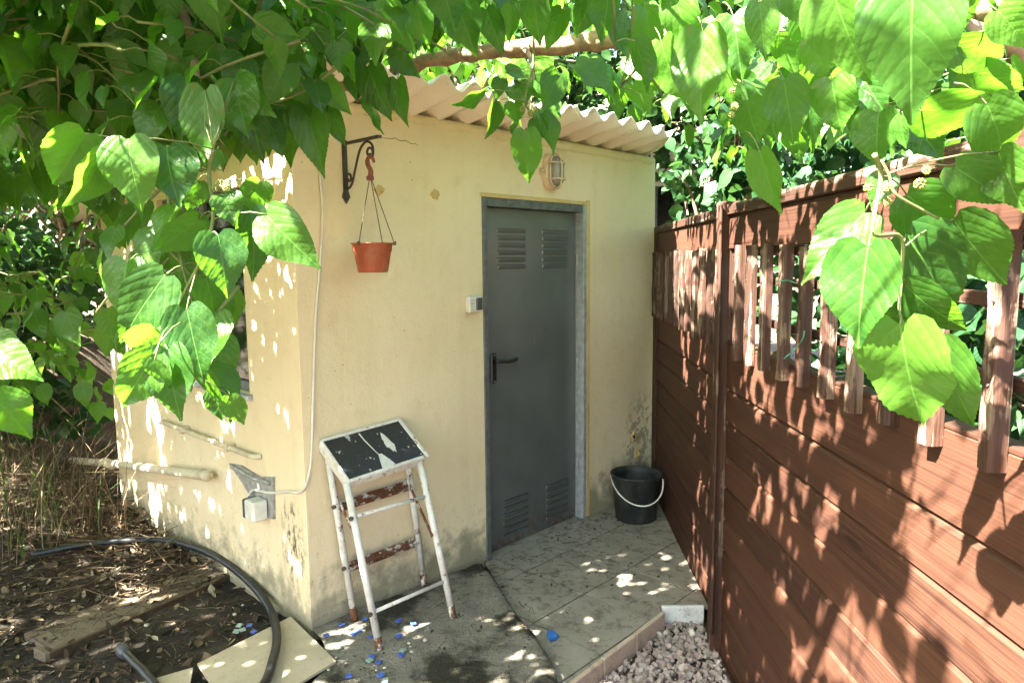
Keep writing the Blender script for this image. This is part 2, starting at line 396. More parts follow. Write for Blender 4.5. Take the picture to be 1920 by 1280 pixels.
def leafm(name, dark, light, trans, tw=.42, rough=.36, glossy=.5):
    t = NT(name)
    lf = t.node('ShaderNodeAttribute', attribute_name='lf').outputs['Vector']; S = t.sep(lf)
    ax = t.math('ABSOLUTE', S[0]); v = S[1]
    oi = t.node('ShaderNodeObjectInfo').outputs['Random']
    rnd = t.math('FRACT', t.math('ADD', S[2], oi))
    mid = t.mr(ax, .016, .004)
    tt = t.math('SUBTRACT', v, t.math('MULTIPLY', ax, t.math('ADD', .55, t.math('MULTIPLY', ax, 1.1))))
    ph = t.math('PINGPONG', t.math('MULTIPLY', tt, 5.6), .5)          # 0 on a side vein
    side = t.math('MULTIPLY', t.mr(ph, .045, .010), t.mr(v, .95, .8))
    vein = t.math('MAXIMUM', mid, t.math('MULTIPLY', side, .45))
    co = t.coord(scale=(1,1,1)); n = t.noise(co, 7, 2)
    c = t.ramp(rnd, [(0, dark), (.55, tuple((a+b)/2 for a, b in zip(dark, light))), (1, light)])
    c = t.mix(t.mr(n, .35, .75, 0, .35), c, light)
    c = t.mix(t.math('MULTIPLY', vein, .5), c, tuple(min(1, x*2.0+.03) for x in light))
    c = t.mix(t.math('MULTIPLY', t.mr(t.math('ADD', n, t.math('MULTIPLY', ph, .1)), .70, .73, 0, .85), t.mr(rnd, .35, .4)), c, (.12,.07,.02))
    tc = t.mix(t.math('MULTIPLY', vein, .4), t.ramp(rnd, [(0, tuple(x*.7 for x in trans)), (1, trans)]), tuple(x*.6 for x in trans))
    quilt = t.math('ADD', t.math('MULTIPLY', t.mr(ph, 0, .35), .5), t.math('MULTIPLY', mid, -.8))
    bmp = t.bump(t.math('ADD', quilt, t.math('MULTIPLY', n, 2.2)), .2, .006)
    t.fin(c, rough, bmp, spec=glossy)
    tr = t.node('ShaderNodeBsdfTranslucent'); t.put(tr.inputs['Color'], tc); t.l.new(bmp, tr.inputs['Normal'])
    mx = t.node('ShaderNodeMixShader'); mx.inputs[0].default_value = tw
    t.l.new(t.b.outputs[0], mx.inputs[1]); t.l.new(tr.outputs[0], mx.inputs[2])
    out = t.n['Material Output']; t.l.new(mx.outputs[0], out.inputs['Surface'])
    return t.m
M['leaf'] = leafm('mulberry_leaf', (.012,.050,.009), (.056,.135,.014), (.165,.44,.022), .44, .35, .34)
M['leaf2'] = leafm('evergreen_leaf', (.010,.036,.010), (.028,.075,.016), (.07,.17,.022), .25, .45, .2)
M['leaf3'] = leafm('blue_green_leaf', (.012,.042,.018), (.032,.088,.028), (.07,.18,.035), .26, .40, .25)
M['grass'] = leafm('grass_blade', (.03,.075,.016), (.07,.14,.03), (.12,.24,.035), .3, .5, .2)
def strawm():
    t = NT('straw'); a = t.node('ShaderNodeAttribute', attribute_name='rnd').outputs['Fac']
    c = t.ramp(a, [(0, (.05,.032,.017)), (.5, (.13,.088,.046)), (1, (.32,.24,.135))])
    return t.fin(c, .8, spec=.25)
M['straw'] = strawm()

def fattr(me, name, vals):
    a = me.attributes.new(name, 'FLOAT', 'POINT'); a.data.foreach_set('value', vals)

# ================================================================== SETTING
ground = MB(); ground.add([(-400,-400,-.10),(400,-400,-.10),(400,400,-.10),(-400,400,-.10)], [(0,1,2,3)])
tag(ground.build('ground', M['dirt'], recalc=False), kind='structure')
def terrain(name, mat, x0, x1, y0, y1, step, zf):
    mb = MB(); nx = int((x1-x0)/step); ny = int((y1-y0)/step)
    for j in range(ny+1):
        for i in range(nx+1):
            x = x0+(x1-x0)*i/nx; y = y0+(y1-y0)*j/ny; mb.v.append((x, y, zf(x, y)))
    for j in range(ny):
        for i in range(nx): a = j*(nx+1)+i; mb.f.append((a, a+1, a+nx+2, a+nx+1))
    return tag(mb.build(name, mat, smooth=True, recalc=False), kind='structure')
def nz(x, y, s, o=0): return mnoise.noise(Vector((x*s+o, y*s-o, o*1.7)))
def soil_z(x, y):
    e = 1.0 if x < -.98 else max(0.0, 1-(x+.98)/.25)
    return -.075 + e*(.085 + .018*nz(x, y, 2.2) + .010*nz(x, y, 7, 3) + .006*nz(x, y, 22, 5)) + max(0, -x-1.9)*max(0, y-3.5)*.05*e
terrain('soil_bed', M['soil'], -5.2, -.7, 1.6, 6.6, .04, soil_z)
# rough concrete apron beside the shed
ce = [atz(905,1050,.05), atz(930,1088,.05), atz(960,1130,.05), atz(992,1172,.05), atz(1020,1213,.05), atz(1040,1248,.05), atz(1044,1275,.05), Vector((.15,2.2,.05)), Vector((.10,1.7,.05))]
def apron():
    left = [sw((.0,-.0,0)), Vector((-.83,2.86,0)), Vector((-.78,2.74,0)), Vector((-.76,2.65,0)), Vector((-.78,2.55,0)), Vector((-.80,2.45,0)), Vector((-.80,2.35,0)), Vector((-.80,2.1,0)), Vector((-.8,1.7,0))]
    mb = MB(); n = 46; rows = []
    for j, (a, b) in enumerate(zip(bez(left, 8), bez(ce, 8))):
        r = []
        for i in range(n+1):
            t = i/n; p = a.lerp(Vector((b.x, b.y, 0)), t)
            j2 = .012*nz(p.x, p.y, 6, 9) if i == n else 0
            z = .045 + .006*nz(p.x, p.y, 4) + .004*nz(p.x, p.y, 15, 2) + .0035*nz(p.x, p.y, 45, 4)
            if i >= n-1: z -= .004*(i-n+2)
            r.append(len(mb.v)); mb.v.append((p.x+j2, p.y+j2, z))
        p = mb.v[-1]; r.append(len(mb.v)); mb.v.append((p[0]+.012, p[1]-.004, -.09)); rows.append(r)
    for j in range(len(rows)-1):
        for i in range(n+1): mb.f.append((rows[j][i], rows[j+1][i], rows[j+1][i+1], rows[j][i+1]))
    return tag(mb.build('concrete_apron', M['concrete'], smooth=True), kind='structure')
apron()
# porch floor: grout bed with one object per tile
PZ = 0.0
porch_poly = [atz(905,1048), atz(930,1088), atz(960,1130), atz(992,1172), atz(1020,1213), atz(1040,1248), atz(1050,1284), Vector((.22,2.60,0)), atz(1235,1147), atz(1238,1130), atz(1310,1130), Vector((.925,3.3,0)), Vector((1.0,4.95,0)), sw((2.74,.06,0)), sw((1.08,.06,0))]
pf = MB().prism([(p.x, p.y) for p in porch_poly], -.09, -.006).build('porch_floor', M['grout'])
tag(pf, kind='structure')
def clip(poly, a, b):            # keep the left side of a->b
    out = []
    for i in range(len(poly)):
        p, q = poly[i], poly[(i+1) % len(poly)]
        sp = (b[0]-a[0])*(p[1]-a[1])-(b[1]-a[1])*(p[0]-a[0]); sq = (b[0]-a[0])*(q[1]-a[1])-(b[1]-a[1])*(q[0]-a[0])
        if sp >= 0: out.append(p)
        if (sp >= 0) != (sq >= 0):
            t = sp/(sp-sq); out.append((p[0]+(q[0]-p[0])*t, p[1]+(q[1]-p[1])*t))
    return out
hull = [(p.x, p.y) for p in (porch_poly[0], porch_poly[2], porch_poly[4], porch_poly[6], porch_poly[8], porch_poly[10], porch_poly[12], porch_poly[13])]
s0 = [(.205,2.595), (.675,3.155)]
def porch_tiles():
    T = .385; rnd = random.Random(3)
    for i in range(-2, 9):
        for j in range(-2, 4):
            x0 = .87+.27+(i-2)*T; y0 = -.252-j*T
            q = [sw((x0+.0035, y0-T+.0035, 0)), sw((x0+T-.0035, y0-T+.0035, 0)), sw((x0+T-.0035, y0-.0035, 0)), sw((x0+.0035, y0-.0035, 0))]
            q = [(p.x, p.y) for p in q]
            # left border along the concrete, front border, right border (fence), wall
            for a, b in ((hull[3], hull[2]), (hull[2], hull[1]), (hull[1], hull[0])):
                q = clip(q, b, a) if False else q
            L = [(porch_poly[k].x, porch_poly[k].y) for k in (0, 6)]
            q = clip(q, L[1], L[0]) if False else clip(q, L[0], L[1])
            if len(q) > 2: q = clip(q, (.918,3.0), (1.005,4.95))
            wa, wb = sw((3.2,-.004,0)), sw((0,-.004,0))
            if len(q) > 2: q = clip(q, (wa.x, wa.y), (wb.x, wb.y))
            if len(q) < 3: continue
            qa = clip(q, (.692,2), (.692,5)); qa = clip(qa, (.20,2.585), (.692,3.16)) if len(qa) > 2 else []
            qb = clip(q, (.692,5), (.692,2)); qb = clip(qb, (.6,3.213), (1.2,3.213)) if len(qb) > 2 else []
            pcs = [k for k in (qa, qb) if len(k) > 2]
            if not pcs: continue
            q = max(pcs, key=len)
            ar = abs(sum(q[k][0]*q[(k+1) % len(q)][1]-q[(k+1) % len(q)][0]*q[k][1] for k in range(len(q))))/2
            dz = rnd.uniform(-.0012, .0012)
            mt = MB()
            for k in pcs: mt.prism(k, -.02, PZ+dz)
            mt.build('tile', M['porchtile'], pf)
porch_tiles()
# edging along the gravel: three tiles and a pale strip
def strip(a, b, name, mat, z0, z1, th, parent):
    d = (b-a).normalized(); nrm = Vector((d.y, -d.x, 0)); mb = MB()
    Mx = Matrix.Translation((a.x, a.y, 0)) @ Matrix(((d.x, nrm.x, 0), (d.y, nrm.y, 0), (0,0,1))).to_4x4()
    mb.cbox((.0015, 0, z0), ((b-a).length-.0015, th, z1), .004, Mx); return mb.build(name, mat, parent)
ea, eb = Vector((.185,2.572,0)), Vector((.69,3.148,0))
for k in range(3):
    strip(ea.lerp(eb, k/3), ea.lerp(eb, (k+1)/3), 'edging_tile', M['edgetile'], -.09, .006+.001*k, .022, pf)
strip(Vector((.70,3.205,0)), Vector((.905,3.205,0)), 'edging_strip', M['stripw'], -.09, .010, .02, pf)
# gravel bed
terrain('gravel_bed', M['dirt'], .12, .95, 1.2, 3.24, .05, lambda x, y: -.088+.006*nz(x, y, 8))
def rock(rnd):
    vs_ = [Vector(p) for p in ((1,0,0),(-1,0,0),(0,1,0),(0,-1,0),(0,0,1),(0,0,-1),(.6,.6,.55),(-.6,.6,.5),(-.6,-.6,.55),(.6,-.6,.5))]
    vs_ = [v*rnd.uniform(.72,1.15) for v in vs_]
    fs = [(0,6,9),(0,6,2),(2,6,7),(2,7,1),(1,7,8),(1,8,3),(3,8,9),(3,9,0),(4,6,7),(4,7,8),(4,8,9),(4,9,6),(5,0,2),(5,2,1),(5,1,3),(5,3,0)]
    return vs_, fs
def gravel():
    rnd = random.Random(5); mb = MB(); att = []
    n = 0
    while n < 3200:
        x = rnd.uniform(.2, .93); y = rnd.uniform(1.7, 3.2)
        # stay right of the edging
        t = (Vector((x,y,0))-ea); d = (eb-ea).normalized()
        if t.x*d.y - t.y*d.x < .03: continue
        if x > .885: continue
        n += 1
        vs_, fs = rock(rnd); s = rnd.choice((.006,.008,.010,.012,.015,.018,.022)); q = Quaternion((rnd.gauss(0,1),rnd.gauss(0,1),rnd.gauss(0,1),rnd.gauss(0,1))).normalized()
        c = Vector((x, y, -.084+rnd.uniform(.0,.018)))
        mb.add([c + q @ Vector((v.x*s*1.25, v.y*s, v.z*s*.7)) for v in vs_], fs); att += [rnd.random()]*len(vs_)
    me = mb.mesh('gravel', M['gravel']); fixn(me); fattr(me, 'rnd', att)
    tag(link('gravel', me), 'pinkish grey crushed stone gravel between the edging and the fence', 'gravel', kind='stuff')
gravel()

# ================================================================== SHED
shed = empty('garden_shed', SHED, 'cream plastered garden shed with grey steel door and corrugated roof', 'shed')
DX0, DX1, DZ = 1.085, 1.985, 1.985
def grid_wall(mb, x0, x1, z0, z1, y, flip=False, step=.12):
    mb.box((x0, 0, z0), (x1, y, z1))
WT = 2.335; LW = 2.76; LD = 2.42
mb = MB()
mb.box((.0,0,-.12),(DX0,.13,WT)); mb.box((DX1,0,-.12),(LW,.13,WT)); mb.box((DX0,0,DZ),(DX1,.13,WT)); mb.box((DX0,0.02,-.12),(DX1,.13,-.007))
fw_ = mb.build('wall', M['plaster'], shed, recalc=False)
WY0, WY1, WZ0, WZ1 = .47, 1.46, 1.04, 2.0
mb = MB()
mb.box((.0,.13,-.12),(.13,WY0,WT)); mb.box((0,WY1,-.12),(.13,LD,WT-.2)); mb.box((0,WY0,-.12),(.13,WY1,WZ0)); mb.box((0,WY0,WZ1),(.13,WY1,WT-.1))
mb.build('wall', M['plaster'], shed, recalc=False)
mb = MB(); mb.box((LW-.13,.13,-.12),(LW,LD,WT-.2)); mb.box((.13,LD-.13,-.12),(LW-.13,LD,WT-.2)); mb.build('wall', M['plaster'], shed, recalc=False)
# soft rounded render on the corner
mb = MB(); mb.tube([(.009,.009,.0+z*.1) for z in range(0,23)], [.0098+.0012*nz(z,0,.7) for z in range(0,23)], 12).build('corner_bead', M['plaster'], shed, True)
# yellow plaster lip round the door
mb = MB()
mb.cbox((DX1,-.004,0),(DX1+.035,.006,DZ+.03),.002); mb.cbox((DX0-.012,-.004,DZ),(DX1,.006,DZ+.022),.002)
mb.build('door_surround', M['reveal'], shed)
# frame
mb = MB()
mb.cbox((DX0,-.008,0),(DX0+.032,.09,DZ),.002)
mb.cbox((DX0+.032,.002,DZ-.045),(DX1-.032,.09,DZ),.002)
df = mb.build('door_frame', M['frame_dark'], shed)
MB().cbox((DX1-.032,-.004,0),(DX1,.09,DZ-.001),.002).build('door_jamb', M['frame'], shed)
# door leaf with pressed louvres
MB().cbox((DX0+.033,-.003,-.02),(DX1-.033,.12,.0015),.001).build('threshold', M['porchtile'], shed)
door = MB().cbox((DX0+.034,.058,.005),(DX1-.034,.088,DZ-.047),.002).build('door', M['door'], shed)
def louvre(x0, x1, z):
    m = MB(); y = .058; n = 10
    prof = [(y-.0005, z-.022), (y-.006, z-.012), (y-.0095, z-.002), (y-.0085, z), (y+.002, z-.0015)]
    xs = [x0, x0+.006, x1-.006, x1]; V = []
    for i, x in enumerate(xs):
        k = 0.02 if i in (0,3) else 1
        for (py, pz) in prof: V.append((x, y+(py-y)*k, z+(pz-z)))
    Fc = [(i*5+j, (i+1)*5+j, (i+1)*5+j+1, i*5+j+1) for i in range(3) for j in range(4)]
    m.add(V, Fc); m.build('louvre', M['door'], door, recalc=False)
    MB().box((x0+.004,y-.0012,z+.0005),(x1-.004,y+.001,z+.0035)).build('louvre_slot', M['black'], door)
for (x0, x1) in ((1.255,1.492),(1.632,1.872)):
    for k in range(6): louvre(x0, x1, 1.826-k*.0402)
    for k in range(6): louvre(x0+.025, x1+.005, .275-k*.0402)
hm = MB(); hx = 1.212; hm.cbox((hx-.021,.046,.975),(hx+.021,.0575,1.145),.006)
h = hm.build('handle_plate', M['black'], door)
hm = MB(); hm.tube([(hx,.05,1.10),(hx,.012,1.10)], .010, 10)
hm.tube(bez([(hx,.012,1.10),(hx+.02,.006,1.099),(hx+.07,.006,1.094),(hx+.12,.007,1.097),(hx+.152,.010,1.103)],5), [.010]*10+[.011]*8+[.010,.009,.006], 10)
hm.build('handle_lever', M['black'], h, True)
for z in (.985,1.133): MB().tube([(hx,.0455,z),(hx,.042,z)], .004, 8).build('screw', M['frame'], h)
for z in (.35,1.0,1.65): MB().tube([(DX1-.030,.05,z-.04),(DX1-.030,.05,z+.04)], .008, 8).build('hinge', M['frame'], door)
# window in the side wall
win = MB()
for a, b in (((.03,WY0,WZ0),(.075,WY0+.045,WZ1)), ((.03,WY1-.045,WZ0),(.075,WY1,WZ1)), ((.03,WY0+.045,WZ0),(.075,WY1-.045,WZ0+.045)), ((.03,WY0+.045,WZ1-.045),(.075,WY1-.045,WZ1)), ((.032,(WY0+WY1)/2-.03,WZ0+.045),(.073,(WY0+WY1)/2+.03,WZ1-.045))):
    win.cbox(a, b, .004)
w_ = win.build('window_frame', M['frame_dark'], shed)
mid = (WY0+WY1)/2
for a, b in ((WY0+.045, mid-.03), (mid+.03, WY1-.045)):
    MB().box((.05,a,WZ0+.045),(.056,b,WZ1-.045)).build('pane', M['glass'], w_)
MB().cbox((-.03,WY0-.03,WZ0-.03),(.03,WY1+.03,WZ0-.002),.004).build('window_sill', M['frame'], w_)
MB().box((.13,.2,.02),(.14,2.2,2.0)).build('dark_backing', M['dark'], shed)  # near-black sheet behind the window, standing in for shade inside the shed
# corrugated roof sheets
def roof_sheet(x0, x1, dz, y0, y1, seed):
    lam = .177; amp = .029; th = .0065; rnd = random.Random(seed)
    xs = np.arange(x0, x1+1e-6, lam/12); ys = np.linspace(y0, y1, 14); V = []; Fc = []
    n = len(xs); m = len(ys)
    ed = [rnd.uniform(-.006,.006) for _ in xs]
    for top in (0,1):
        for j, y in enumerate(ys):
            for i, x in enumerate(xs):
                yy = y + (ed[i] if j == 0 else 0)
                x = min(x, 2.80+1.05*min(0, y))            # the end sheet is cut on the skew
                z = 2.352 + dz - .15*y + amp*math.cos(2*math.pi*x/lam) + (th if top else 0) + .004*nz(x, y, 2)
                V.append((x, yy, z))
    o = n*m
    for j in range(m-1):
        for i in range(n-1):
            a = j*n+i; Fc.append((a, a+n, a+n+1, a+1)); Fc.append((o+a, o+a+1, o+a+n+1, o+a+n))
    for i in range(n-1): Fc.append((i, i+1, o+i+1, o+i)); a = (m-1)*n+i; Fc.append((a, o+a, o+a+1, a+1))
    for j in range(m-1): a = j*n; Fc.append((a, o+a, o+a+n, a+n)); a = j*n+n-1; Fc.append((a, a+n, o+a+n, o+a))
    q = MB(); q.add(V, Fc); q.build('roof_sheet', M['roof'], shed, True)
roof_sheet(-.20, .80, .0, -.36, 2.62, 1); roof_sheet(.62, 1.62, .009, -.335, 2.62, 2); roof_sheet(1.44, 2.30, .018, -.35, 2.62, 3); roof_sheet(2.12, 2.84, .027, -.33, 2.62, 4)
# ragged mortar bedding under the sheets
def mortar():
    m = MB(); n = 150; rr = random.Random(6); V = []
    for i in range(n+1):
        x = .02+2.70*i/n; lo = 2.296+.012*nz(x,0,9,2)+.009*nz(x,3,31,1)+rr.uniform(-.003,.003)
        V += [(x,.01,2.345),(x,-.020-.006*nz(x,1,14),2.338),(x,-.014-.006*nz(x,2,25),lo+.004),(x,.002,lo-.003)]
    m.add(V, [(4*i+k,4*i+4+k,4*i+5+k,4*i+1+k) for i in range(n) for k in range(3)]); m.build('mortar_bedding', M['plaster'], shed, True, recalc=False)
mortar()
# cracks and scars in the render
def crack(pts, w=.0016):
    m = MB(); pts = [Vector((p.x, -.0012, p.z)) for p in pts]; V = []
    for i, p in enumerate(pts):
        k = w*(1-abs(2*i/(len(pts)-1)-1)**3*.7); V += [p+Vector((0,0,k)), p-Vector((0,0,k))]
    m.add(V, [(2*i,2*i+1,2*i+3,2*i+2) for i in range(len(pts)-1)]); m.build('crack', M['wire'], fw_, recalc=False)
rc = random.Random(2)
def wig(pts): return [p + Vector((rc.uniform(-.004,.004),0,rc.uniform(-.004,.004))) for p in bez(pts, 6)]
crack(wig([fr(712,259), fr(735,260), fr(760,265), fr(785,273)]))
crack(wig([fr(893,280), fr(898,310), fr(896,345)]), .0008)
crack(wig([fr(632,205), fr(660,208), fr(690,216)]), .001)
def scar(c, r, name='plaster_scar'):
    m = MB(); rr = random.Random(int(c.x*1000)); V = [(c.x, -.012, c.z)]; n = 16
    for ring, (k, y) in enumerate(((.35,-.010),(.7,-.007),(1.0,.001))):
        for i in range(n):
            a = 2*math.pi*i/n; q = r*k*rr.uniform(.7,1.25); V.append((c.x+q*math.cos(a), y+rr.uniform(-.004,.004)*(ring < 2), c.z+q*math.sin(a)*.85))
    Fc = [(0,1+i,1+(i+1) % n) for i in range(n)] + [(1+k*n+i, 1+(k+1)*n+i, 1+(k+1)*n+(i+1) % n, 1+k*n+(i+1) % n) for k in range(2) for i in range(n)]
    m.add(V, Fc); m.build(name, M['reveal'], fw_)
scar(fr(711,357), .028); scar(fr(815,365), .030); scar(fr(1188,820), .05); scar(fr(1196,850), .045); scar(fr(1180,905), .04)
MB().tube([fr(1186,818)+Vector((0,-.016,0)), fr(1186,818)+Vector((0,-.005,0))], .011, 10).build('plug_hole', M['black'], fw_)

# ------------------------------------------------------------------ things on the walls
def onshed(name, label, cat, group=None): return empty(name, SHED.copy(), label, cat, group)
# bulkhead lamp
bl = onshed('bulkhead_lamp', 'cream oval bulkhead lamp with cage guard above the door', 'lamp')
lc = Vector((1.635, 0, 2.156))
def oval(a, b, y, n=28): return [lc + Vector((a*math.copysign(abs(math.cos(t))**.7, math.cos(t)), y, b*math.copysign(abs(math.sin(t))**.7, math.sin(t)))) for t in [2*math.pi*k/n for k in range(n)]]
def loft(rings, closed_end=True):
    m = MB(); n = len(rings[0])
    for r in rings: m.v += [tuple(p) for p in r]
    for j in range(len(rings)-1):
        for k in range(n): m.f.append((j*n+k, j*n+(k+1) % n, (j+1)*n+(k+1) % n, (j+1)*n+k))
    if closed_end: m.f.append(tuple(range((len(rings)-1)*n, len(rings)*n)))
    return m
loft([oval(.066,.102,0), oval(.066,.102,-.028), oval(.060,.096,-.036), oval(.05,.085,-.037)]).build('base', M['cream'], bl, True)
loft([oval(.048,.082,-.034), oval(.047,.081,-.06), oval(.040,.072,-.078), oval(.022,.045,-.086)]).build('glass', M['glassfrost'], bl, True)
g = MB(); g.tube(oval(.052,.088,-.05)+[oval(.052,.088,-.05)[0]], .006, 8)
g.tube(bez([lc+Vector((.0,-.036,.098)), lc+Vector((0,-.08,.085)), lc+Vector((0,-.093,0)), lc+Vector((0,-.08,-.085)), lc+Vector((0,-.036,-.098))],6), .0055, 8)
for z in (.045,-.045):
    g.tube(bez([lc+Vector((-.063,-.036,z)), lc+Vector((-.05,-.075,z)), lc+Vector((0,-.092,z)), lc+Vector((.05,-.075,z)), lc+Vector((.063,-.036,z))],6), .005, 8)
g.build('cage', M['cream'], bl, True)
MB().tube([lc+Vector((-.064,-.018,.0)), lc+Vector((-.092,-.018,.0))], .012, 10).build('cable_gland', M['cream'], bl, True)
# switch
sb = onshed('light_switch', 'small cream outdoor switch box with dark rocker beside door frame', 'switch')
MB().cbox((.953,-.036,1.385),(1.045,0,1.472),.006).build('box', M['white_pl'], sb)
MB().cbox((.998,-.046,1.398),(1.042,-.0355,1.461),.004).build('rocker', M['switchgrey'], sb)
for k in range(4): MB().box((.962,-.0372,1.40+k*.016),(.985,-.0358,1.403+k*.016)).build('printed_mark', M['outletgrey'], sb)
# bracket
br_ = onshed('plant_bracket', 'dark wrought iron scroll bracket screwed to the front wall', 'bracket')
bx = .256
MB().cbox((bx-.013,-.006,1.955),(bx+.013,0,2.18),.002).build('back_plate', M['iron'], br_)
tipm = MB(); tipm.add([(bx-.013,-.006,1.956),(bx+.013,-.006,1.956),(bx+.02,-.006,1.935),(bx,-.006,1.905),(bx-.02,-.006,1.935),(bx-.013,0,1.956),(bx+.013,0,1.956),(bx+.02,0,1.935),(bx,0,1.905),(bx-.02,0,1.935)], [(0,4,3,2,1),(5,6,7,8,9),(0,1,6,5),(1,2,7,6),(2,3,8,7),(3,4,9,8),(4,0,5,9)])
tipm.build('plate_tip', M['iron'], br_)
MB().cbox((bx-.011,-.262,2.157),(bx+.011,0,2.167),.002).build('arm', M['iron'], br_)
def spiral(cy, cz, r0, r1, a0, a1, n=22): return [(bx, cy+ (r0+(r1-r0)*k/n)*math.cos(a0+(a1-a0)*k/n), cz+(r0+(r1-r0)*k/n)*math.sin(a0+(a1-a0)*k/n)) for k in range(n+1)]
sc_ = MB()
low = spiral(-.034,2.015,.006,.026,R(200),R(-90+720-360),26)
sc_.tube(bez([(bx,-.006,1.975),(bx,-.03,1.972),(bx,-.055,1.995),(bx,-.085,2.06),(bx,-.12,2.125),(bx,-.165,2.152),(bx,-.205,2.135),(bx,-.212,2.10),(bx,-.195,2.08)],6), .0052, 8)
sc_.tube(spiral(-.185,2.105,.027,.007,R(-115),R(-115-400),24), .005, 8)
sc_.tube(spiral(-.03,2.012,.026,.007,R(-60),R(-60+430),24), .005, 8)
sc_.build('scroll', M['iron'], br_, True)
for z in (1.93,2.00,2.13): MB().tube([(bx,-.006,z),(bx,-.010,z)], .006, 8).build('screw', M['iron'], br_)
# hanging pot
hy = -.185
hp = onshed('hanging_pot', 'empty terracotta coloured plastic pot hanging from the scroll bracket', 'flower pot')
pc = Matrix.Translation((bx, hy, 0)); z0, z1 = 1.607, 1.728
MB().lathe([(.0,z0),(.060,z0),(.064,z0+.006),(.078,z1-.034),(.081,z1-.032),(.084,z1-.004),(.091,z1),(.091,z1+.003),(.082,z1+.002),(.076,z1-.03),(.062,z0+.01),(0,z0+.008)], 40, pc).build('pot', M['terra'], hp, True)
hk = MB().tube(bez([(bx,hy,2.0),(bx,hy-.006,2.03),(bx,hy+.012,2.055),(bx,hy+.014,2.078),(bx,hy-.004,2.088),(bx,hy-.024,2.078),(bx,hy-.03,2.062)],5), [.011]*5+[.010]*10+[.008]*10+[.006]*6, 8)
hk.tube([(bx,hy,2.008),(bx,hy,1.992)], .016, 8); hk.build('hook', M['rustred'], hp, True)
for a in (R(200), R(-50), R(-25)+.9):
    MB().tube([(bx+.006*math.cos(a),hy+.006*math.sin(a),1.995),(bx+.094*math.cos(a),hy+.094*math.sin(a),z1+.004)], .0019, 6).build('hanger_wire', M['wire'], hp)
    MB().cbox((-.006,-.004,-.007),(.006,.004,.009),.001, Matrix.Translation((bx+.096*math.cos(a),hy+.096*math.sin(a),z1))).build('hanger_lug', M['wire'], hp)
# white cable down the wall and round the corner to the socket
cp = [fr(597,190), fr(598,320), fr(603,400), fr(598,500), fr(590,600), fr(585,750), fr(582,850), fr(577,890)]
cp = [p+Vector((0,-.008,0)) for p in cp]
lp = [Vector((-.009,-.008,.69)), Vector((-.010,.05,.655)), lw(548,920)+Vector((-.01,0,0)), lw(510,922)+Vector((-.012,0,0)), lw(484,916)+Vector((-.02,0,0)), lw(478,925)+Vector((-.03,0,0))]
tag(MB().tube([SHED @ p for p in bez(cp+lp, 8)], .0062, 8).build('power_cable', M['cable'], None, True), 'white power cable running down the shed corner to the socket', 'cable')
# socket with broken mounting plate
so = onshed('power_socket', 'weathered grey outdoor socket with broken mounting plate on side wall', 'socket')
a = [lw(432,868), lw(455,872), lw(490,893), lw(516,893), lw(517,972), lw(497,968), lw(478,962), lw(462,950), lw(470,925), lw(455,900)]
m = MB(); n = len(a); m.add([(-.010,p.y,p.z) for p in a]+[(0,p.y,p.z) for p in a], [tuple(range(n)), tuple(range(2*n-1,n-1,-1))]+[(i,n+i,n+(i+1) % n,(i+1) % n) for i in range(n)])
m.build('mounting_plate', M['outletgrey'], so)
p0, p1 = lw(440,872), lw(512,905); MB().tube([(-.016,p0.y,p0.z),(-.018,(p0.y+p1.y)/2,(p0.z+p1.z)/2-.01),(-.016,p1.y,p1.z)], .011, 6).build('broken_rim', M['outletgrey'], so)
MB().cbox((-.085,.325,.465),(-.011,.415,.56),.008).build('socket_box', M['white_pl'], so)
MB().cbox((-.080,.4155,.462),(-.012,.447,.555),.006).build('flap', M['switchgrey'], so)
# pipes on the side wall
q0, q1 = lw(490,855), lw(318,790); pts = bez([(.0,q0.y+.0,q0.z),(-.03,q0.y+.03,q0.z),(-.032,q0.y+.15,q0.z),(-.032,q1.y-.1,q1.z),(-.032,q1.y,q1.z),(-.03,q1.y+.05,q1.z-.01),(.0,q1.y+.07,q1.z-.01)],5)
pp = onshed('thin_pipe', 'thin cream conduit pipe below the side window', 'pipe')
MB().tube(pts, .013, 10).build('conduit', M['pipe'], pp, True)
for t in (.25,.75):
    y = q0.y+(q1.y-q0.y)*t; z = q0.z+(q1.z-q0.z)*t; MB().cbox((-.05,y-.012,z-.02),(0,y+.012,z+.02),.004).build('clip', M['pipe'], pp)
def wpipe(x, y, out): return lw(x, y, out)
tp = onshed('drain_pipe', 'thick cream drain pipe sticking out along the side wall near the ground', 'pipe')
d0, d1, d2 = lw(388,892,.06), lw(300,880,.06), lw(205,868,.06)
dd = Vector((d2.x, d2.y+1.3, d2.z-.22))
MB().tube(bez([d0, d1, d2],6), .025, 16).build('pipe_run', M['pipe'], tp, True)
MB().tube([d0+Vector((0,-.006,0)), d0+Vector((0,.05,.001))], .028, 16).build('end_cap', M['pipe'], tp, True)
MB().tube([d2+Vector((0,-.06,0)), d2+Vector((0,.10,-.01))], .030, 16).build('coupling', M['pipe'], tp, True)
MB().tube([d2, dd], .025, 16).build('pipe_run', M['pipe'], tp, True)
# small iron scroll by the window
ir = onshed('iron_scroll_hook', 'small black iron scroll hook left of the side window', 'hook')
pI = lw(240,400,.02); ii = MB()
ii.tube([(-.006,pI.y-.05,pI.z+.16),(-.006,pI.y-.05,pI.z-.16)], .006, 6)
ii.tube([(-.012,pI.y-.045+ (.075-.062*k/26)*math.cos(R(-60)-R(520)*k/26)*1.0+.08, pI.z+(.075-.062*k/26)*math.sin(R(-60)-R(520)*k/26)) for k in range(27)], .005, 6)
ii.build('scroll', M['iron'], ir, True)

